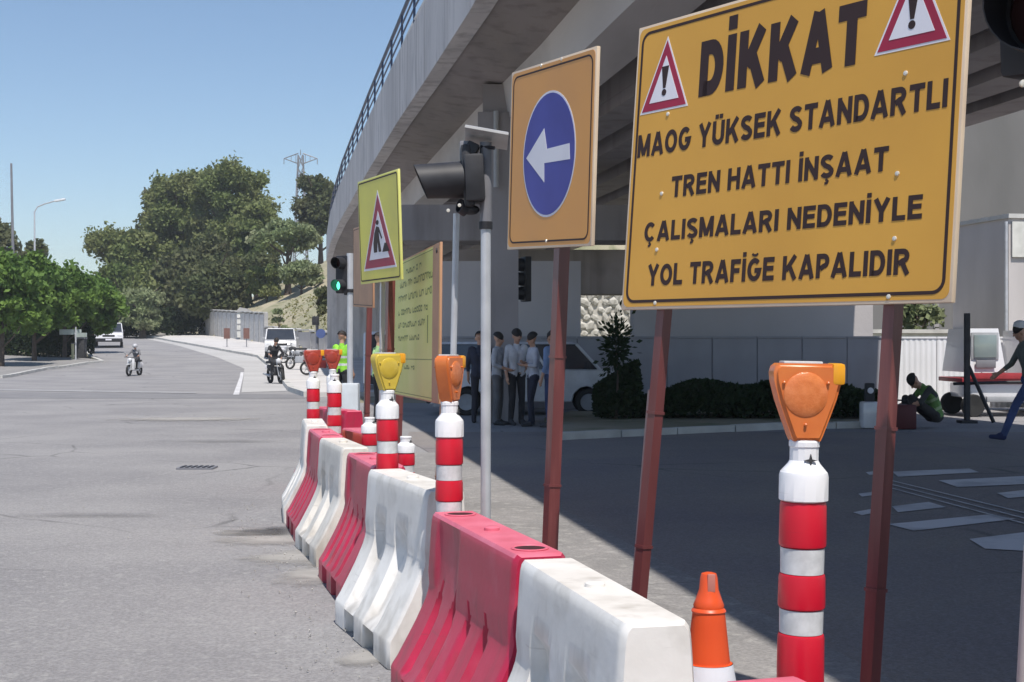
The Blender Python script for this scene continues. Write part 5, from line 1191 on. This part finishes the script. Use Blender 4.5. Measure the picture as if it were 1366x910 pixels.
# ---------------------------------------------------------------- people
def cloth(nm, c, r=.85): return mat('cloth_'+nm, c, r, tuple(x*.7 for x in c), 5, .9, 9)
def person(loc, yaw, label, pose, top, legs, shoes=None, h=1.72, hair=hair_m, vest=None, helmet=None, vox=.012, name='person', cat='person', stripes=None):
    root = empty(name, loc, label, cat); root.rotation_euler.z = yaw
    J = dict(pel=(0,0,.93), wst=(0,0,1.08), chs=(0,0,1.28), nck=(0,.0,1.46), hed=(0,-.02,1.60),
      shL=(.175,0,1.40), elL=(.225,.02,1.12), wrL=(.235,-.06,.88), shR=(-.175,0,1.40), elR=(-.225,.02,1.12), wrR=(-.235,-.06,.88),
      hpL=(.09,0,.90), knL=(.10,-.02,.49), anL=(.11,.02,.08), toL=(.13,-.16,.035), hpR=(-.09,0,.90), knR=(-.10,-.02,.49), anR=(-.11,.02,.08), toR=(-.13,-.16,.035))
    J.update(pose); k = h/1.72; J = {a: Vector(b)*k for a, b in J.items()}
    parts = []   # a, b, ra, rb, tag
    def add(a, b, ra, rb, t): parts.append((Vector(a), Vector(b), ra*k, rb*k, t))
    side = (J['shL']-J['shR']).normalized(); hs = (J['hpL']-J['hpR']).normalized()
    for s in (-1,1):
        add(J['pel']+hs*s*.07*k, J['wst']+side*s*.055*k, .105,.095,'top' if True else 'legs')
        add(J['wst']+side*s*.055*k, J['chs']+side*s*.075*k, .095,.11,'top')
        add(J['chs']+side*s*.075*k, (J['shL'] if s > 0 else J['shR'])-side*s*.03*k, .11,.065,'top')
        add(J['hpL' if s > 0 else 'hpR']+Vector((0,0,.0)), J['pel']+hs*s*.05*k, .10,.10,'legs')
    add(J['chs'], J['nck'], .10,.055,'top'); add(J['nck']-(J['nck']-J['chs'])*.1, J['hed'], .052,.05,'skin')
    hd_ = (J['hed']-J['nck']).normalized()
    fwd = Vector((0,-1,0)); fwd = (fwd-hd_*fwd.dot(hd_)).normalized(); rgt = fwd.cross(hd_)
    add(J['hed']-fwd*.012*k+hd_*.045*k, J['hed']+fwd*.018*k-hd_*.035*k, .088,.066,'skin')
    add(J['hed']+fwd*.03*k-hd_*.06*k, J['hed']+fwd*.055*k-hd_*.068*k, .045,.030,'skin')
    add(J['hed']+fwd*.085*k+hd_*.01*k, J['hed']+fwd*.103*k-hd_*.02*k, .010,.015,'skin')
    for s in (-1,1): add(J['hed']+rgt*s*.084*k+hd_*.005*k, J['hed']+rgt*s*.09*k-hd_*.03*k, .018,.012,'skin')
    for s in ('L','R'):
        add(J['sh'+s],J['el'+s],.055,.044,'top'); add(J['el'+s],J['el'+s]+(J['wr'+s]-J['el'+s])*.5,.042,.036,'arm'); add(J['el'+s]+(J['wr'+s]-J['el'+s])*.5,J['wr'+s],.035,.026,'skin')
        add(J['hp'+s],J['kn'+s],.088,.062,'legs'); add(J['kn'+s],J['kn'+s]+(J['an'+s]-J['kn'+s])*.35,.060,.060,'legs'); add(J['kn'+s]+(J['an'+s]-J['kn'+s])*.35,J['an'+s],.060,.048,'legs')
        add(J['an'+s],J['an'+s]+(J['to'+s]-J['an'+s])*.3,.046,.045,'shoe'); add(J['an'+s]+Vector((0,0,-.03*k)),J['to'+s],.045,.034,'shoe')
        d = (J['wr'+s]-J['el'+s]).normalized(); o = d.orthogonal().normalized() if abs(d.y) > .9 else (Vector((0,1,0))-d*d.y).normalized(); n_ = d.cross(o)
        sg_ = 1 if s == 'L' else -1; w0 = J['wr'+s]
        add(w0, w0+d*.07*k, .028,.03,'skin')
        for q_ in (-1,0,1): add(w0+d*.03*k+o*q_*.018*k, w0+d*.085*k+o*q_*.022*k, .016,.014,'skin')
        for i, ln in enumerate((.062,.074,.068,.052)):
            b0 = w0+d*.085*k+o*(i-1.5)*.017*k; b1 = b0+d*ln*.55*k+n_*sg_*-.008*k; b2 = b1+d*ln*.4*k+n_*sg_*-.022*k
            add(b0,b1,.0095,.009,'skin'); add(b1,b2,.009,.0075,'skin')
        t0 = w0+d*.025*k-o*.028*k; add(t0,t0+d*.035*k-o*.022*k,.012,.010,'skin'); add(t0+d*.035*k-o*.022*k,t0+d*.062*k-o*.028*k,.010,.008,'skin')
    mb = MB()
    for a, b, ra, rb, t in parts:
        L = (b-a).length; n = max(1, int(L/(min(ra,rb)*.6)))
        mb.tube(a,b,ra,rb,12); mb.sphere(a,ra,nu=10,nv=7); mb.sphere(b,rb,nu=10,nv=7)
    me = mb.mesh('tmp', skin, 0); ob = bpy.data.objects.new('tmp', me); col.objects.link(ob)
    rm = ob.modifiers.new('r','REMESH'); rm.mode = 'VOXEL'; rm.voxel_size = vox; rm.use_smooth_shade = True
    sm2 = ob.modifiers.new('s','SMOOTH'); sm2.iterations = 3; sm2.factor = .5
    dg = bpy.context.evaluated_depsgraph_get(); body = bpy.data.meshes.new_from_object(ob.evaluated_get(dg)); bpy.data.objects.remove(ob)
    tags = ['skin','top','legs','shoe','vest','stripe']; body.materials.clear()
    ms = {'skin':skin,'top':top,'legs':legs,'shoe':shoes or rubber,'vest':vest or top,'stripe':stripes or refl}
    for t in tags: body.materials.append(ms[t])
    V = np.empty(len(body.vertices)*3); body.vertices.foreach_get('co', V); V = V.reshape(-1,3)
    best = np.full(len(V), 1e9); tg = np.zeros(len(V), int)
    for a, b, ra, rb, t in parts:
        a_ = np.array(a); ab = np.array(b)-a_; tt = np.clip(((V-a_)@ab)/max(ab@ab,1e-9),0,1); dd = np.linalg.norm(V-a_-tt[:,None]*ab,axis=1)-(ra+(rb-ra)*tt)
        m_ = dd < best-1e-4; best[m_] = dd[m_]; tg[m_] = tags.index('top' if t == 'arm' and vest is None else ('skin' if t == 'arm' else t))
    if vest is not None:
        ax = np.array(J['nck']-J['pel']); al = np.linalg.norm(ax); ax = ax/al; hgt = (V-np.array(J['pel']))@ax/al
        rad = np.linalg.norm(V-np.array(J['pel'])-np.outer((V-np.array(J['pel']))@ax, ax),axis=1)
        isv = (tg == 1)&(hgt > -.05)&(rad < .19*k); tg[isv] = 4
        for c in (.22,.52): tg[isv&(abs(hgt-c) < .045)] = 5
    loops = np.empty(len(body.loops),np.int32); body.loops.foreach_get('vertex_index',loops)
    st0 = np.empty(len(body.polygons),np.int32); body.polygons.foreach_get('loop_start',st0)
    body.polygons.foreach_set('material_index', tg[loops[st0]].astype(np.int32)); body.name = 'body'; body.update()
    o = bpy.data.objects.new('body', body); col.objects.link(o); o.parent = root
    Mh = Matrix((rgt, -fwd, hd_)).transposed()
    c = J['hed']+hd_*.035*k-fwd*.012*k
    if helmet is not None:
        MB().sphere(c+hd_*.01*k,.128*k,(1,1.08,1.0),16,8,Mh,z0=-.35).build('helmet', helmet, root, world=False)
        MB().sphere(c+fwd*.035*k-hd_*.01*k,.105*k,(1.02,1.0,.62),12,6,Mh).build('visor', glass_d, root, world=False)
    else:
        MB().sphere(c+hd_*.012*k-fwd*.010*k,.101*k,(.93,1.06,.98),18,9,Mh @ Matrix.Rotation(R(24),3,'X'),z0=-.05).build('hair', hair, root, world=False)
        for s in (-1,1): MB().sphere(J['hed']+fwd*.078*k+rgt*s*.03*k+hd_*.012*k,.011*k,nu=8,nv=5).build('eye', mat('eye',(.03,.02,.02),.3), root, world=False)
        MB().sphere(J['hed']+fwd*.078*k-hd_*.048*k,.018*k,(1.3,.5,.35),8,5,Mh).build('mouth', mat('lips',(.35,.13,.11),.5), root, world=False)
    return root
zp = 24.0
crossed = dict(elR=(-.25,-.02,1.14),wrR=(.04,-.20,1.18),elL=(.25,-.02,1.12),wrL=(-.04,-.17,1.13),hed=(.03,-.03,1.60),knL=(.12,-.08,.5),anL=(.16,-.08,.08),toL=(.19,-.25,.035))
stand2 = dict(elR=(-.26,.0,1.13),wrR=(-.12,-.22,1.05),elL=(.25,.03,1.12),wrL=(.14,-.20,1.06))
hipp = dict(elL=(.36,.06,1.15),wrL=(.15,-.03,1.0))
def at(px, z=zp): return (P(px,0,z).x, z, 0)
person(at(640,24.9), R(170), 'man in dark navy clothes standing partly behind the silver signal pole', {}, cloth('navy',(.03,.035,.06)), cloth('navy2',(.03,.03,.045)), h=1.68)
person(at(664,24.3), R(75), 'man in a pale grey shirt and grey trousers facing right in the shaded group', stand2, cloth('pale_grey',(.45,.46,.50)), cloth('grey_trouser',(.14,.14,.15)), h=1.66)
person(at(689,24.3), R(30), 'man in a white shirt and black trousers in the middle of the shaded group', hipp, cloth('white',(.7,.7,.74)), cloth('black',(.03,.03,.035)), h=1.72)
person(at(711,24.0), R(-75), 'man in a white and navy top facing left beside the white shirted man', crossed, cloth('white2',(.55,.56,.62)), cloth('dark_navy',(.025,.028,.05)), h=1.66)
person(at(737,23.6), R(-130), 'man in a light blue shirt standing behind the red post of the arrow sign', {}, cloth('light_blue',(.22,.31,.52)), cloth('blue_jean',(.05,.07,.16)), h=1.68)
hv = cloth('lime_vest',(.32,.75,.06)); 
person(at(456,28), R(150), 'worker in a lime green vest left of the green signal pole, arms at his sides', {}, hv, cloth('black',(.03,.03,.035)), h=1.72, vest=hv)
hv2 = cloth('pale_lime_vest',(.45,.68,.30)); wk = dict(elL=(.3,-.1,1.2),wrL=(.2,-.3,1.15))
person(at(505,25), R(115), 'worker in a pale green vest beside the yellow lamp, in front of the white van', wk, hv2, cloth('black',(.03,.03,.035)), h=1.66, vest=hv2)
ride = dict(pel=(0,.30,.90),wst=(0,.28,1.04),chs=(0,.20,1.24),nck=(0,.14,1.40),hed=(0,.10,1.54),shL=(.18,.18,1.35),shR=(-.18,.18,1.35),elL=(.30,.02,1.14),wrL=(.30,-.24,1.05),elR=(-.30,.02,1.14),wrR=(-.30,-.24,1.05),
 hpL=(.1,.26,.88),hpR=(-.1,.26,.88),knL=(.2,-.14,.80),knR=(-.2,-.14,.80),anL=(.16,-.08,.42),anR=(-.16,-.08,.42),toL=(.16,-.24,.38),toR=(-.16,-.24,.38))
ql = gp(368,512)
motorcycle((ql.x,ql.y,0), R(-62), 'black motorcycle standing on the road under the man dressed in black', rubber, lean=R(4))
kd = dict(ride); kd.update(knL=(.24,-.02,.62),anL=(.34,.10,.10),toL=(.36,-.06,.04),elL=(.34,.16,1.10),wrL=(.22,.10,.90),hed=(.03,.06,1.55))
person((ql.x,ql.y,0), R(28), 'man dressed in black sitting on his black motorcycle with one foot on the road', kd, cloth('black',(.03,.03,.035)), cloth('black',(.03,.03,.035)), h=1.74, name='person')
# crouching man (side view, facing left)
sit = dict(pel=(0,.10,.20),wst=(0,.08,.34),chs=(0,-.0,.52),nck=(0,-.13,.68),hed=(0,-.25,.75),shL=(.17,-.07,.64),shR=(-.17,-.07,.64),
 elL=(.22,-.24,.42),wrL=(.14,-.46,.34),elR=(-.22,-.24,.42),wrR=(-.12,-.48,.36),hpL=(.1,.05,.20),hpR=(-.1,.05,.20),knL=(.16,-.36,.50),knR=(-.16,-.34,.48),anL=(.13,-.40,.09),anR=(-.13,-.38,.09),toL=(.14,-.56,.035),toR=(-.14,-.54,.035))
person((P(1240,0,23.4).x,23.4,0), R(-86), 'man in a green work vest crouching on the ground, head bowed to the left', sit, cloth('dark_shirt',(.05,.05,.05)), cloth('dark_trouser',(.04,.035,.035)), vest=cloth('green_vest',(.16,.30,.08)), stripes=cloth('pale_stripe',(.42,.52,.28)), h=1.85, vox=.011)
bx_ = P(1203,0,23.1); tbx = empty('tool_case', (bx_.x,23.1,0), 'dark red tool case on the ground before the crouching man', 'tool case')
MB().bbox((bx_.x,23.1,.22),(.42,.35,.42),.04).build('case', mat('dark_red_case',(.10,.015,.02),.5), tbx); MB().path([(bx_.x-.12,23.1,.42),(bx_.x-.1,23.1,.5),(bx_.x+.1,23.1,.5),(bx_.x+.12,23.1,.42)],.015,6).build('handle', black_m, tbx)
MB().bbox((bx_.x-.5,23.3,.62),(.16,.12,.34),.03).build('gauge_box', rubber, tbx); MB().bbox((bx_.x-.5,23.3,.24),(.30,.3,.46),.05).build('motor_cover', white_p, tbx)
MB().lathe([(.055,0),(.05,.02)],(bx_.x-.5,23.23,.66),12,Matrix.Rotation(R(90),3,'X')).build('gauge', sign_wh, tbx)
# walking man at the right edge
walk = dict(pel=(0,.02,.92),wst=(0,.0,1.07),chs=(0,-.05,1.27),nck=(0,-.10,1.44),hed=(0,-.15,1.58),shL=(.17,-.06,1.38),shR=(-.17,-.06,1.38),elL=(.24,.14,1.16),wrL=(.24,.02,.94),elR=(-.24,-.18,1.12),wrR=(-.22,-.38,.98),
 hpL=(.09,0,.90),knL=(.10,-.24,.54),anL=(.10,-.42,.10),toL=(.10,-.60,.08),hpR=(-.09,0,.90),knR=(-.10,.06,.48),anR=(-.10,.36,.16),toR=(-.10,.24,.03))
pw_ = person((P(1374,0,20.2).x,20.2,0), R(-90), 'man in blue jeans and white cap with dark rucksack walking left at right edge', walk, cloth('grey_green',(.13,.14,.13)), cloth('blue_jeans',(.06,.09,.22)), h=1.78, vox=.011, shoes=cloth('navy_shoe',(.03,.04,.12)))
MB().bbox((0,.15,1.30),(.32,.20,.46),.06,M=Matrix.Rotation(R(8),3,'X')).build('rucksack', cloth('black',(.03,.03,.035)), pw_, world=False)
MB().lathe([(.098,0),(.1,.04),(.085,.09),(.04,.115),(.001,.12)],(0,-.15,1.70),16).build('cap', cloth('white_cap',(.75,.74,.74)), pw_, world=False)
# rider on scooter
q = gp(179,501.5); sc_ = motorcycle(q, R(-98), 'scooter with white front fairing ridden along the far road', mat('scooter_white',(.75,.75,.76),.3), name='scooter', scooter=True)
person(q, R(-8), 'rider in a grey shirt and silver helmet sitting on the scooter on the far road', ride, cloth('mid_grey',(.18,.18,.19)), cloth('black',(.03,.03,.035)), helmet=mat('silver_helmet',(.5,.5,.52),.3), vox=.018).scale = (.9,.9,.86)
sc_.scale = (.92,.92,.86)
# ---------------------------------------------------------------- thin air haze over the whole place

HZ = 0.0006
me = MB().box((0,300,23.0),(1240,980,50)).mesh('haze', asphalt, 0); me.materials.clear()
hm = bpy.data.materials.new('air_haze'); hm.use_nodes = True; hm.node_tree.nodes.clear()
pv = hm.node_tree.nodes.new('ShaderNodeVolumePrincipled'); pv.inputs['Color'].default_value = (.86,.90,.96,1); pv.inputs['Density'].default_value = HZ; pv.inputs['Anisotropy'].default_value = .2
ou = hm.node_tree.nodes.new('ShaderNodeOutputMaterial'); hm.node_tree.links.new(pv.outputs[0], ou.inputs['Volume']); me.materials.append(hm)
ho_ = bpy.data.objects.new('haze', me); col.objects.link(ho_); ho_['kind'] = 'stuff'; ho_['label'] = 'thin pale summer haze'
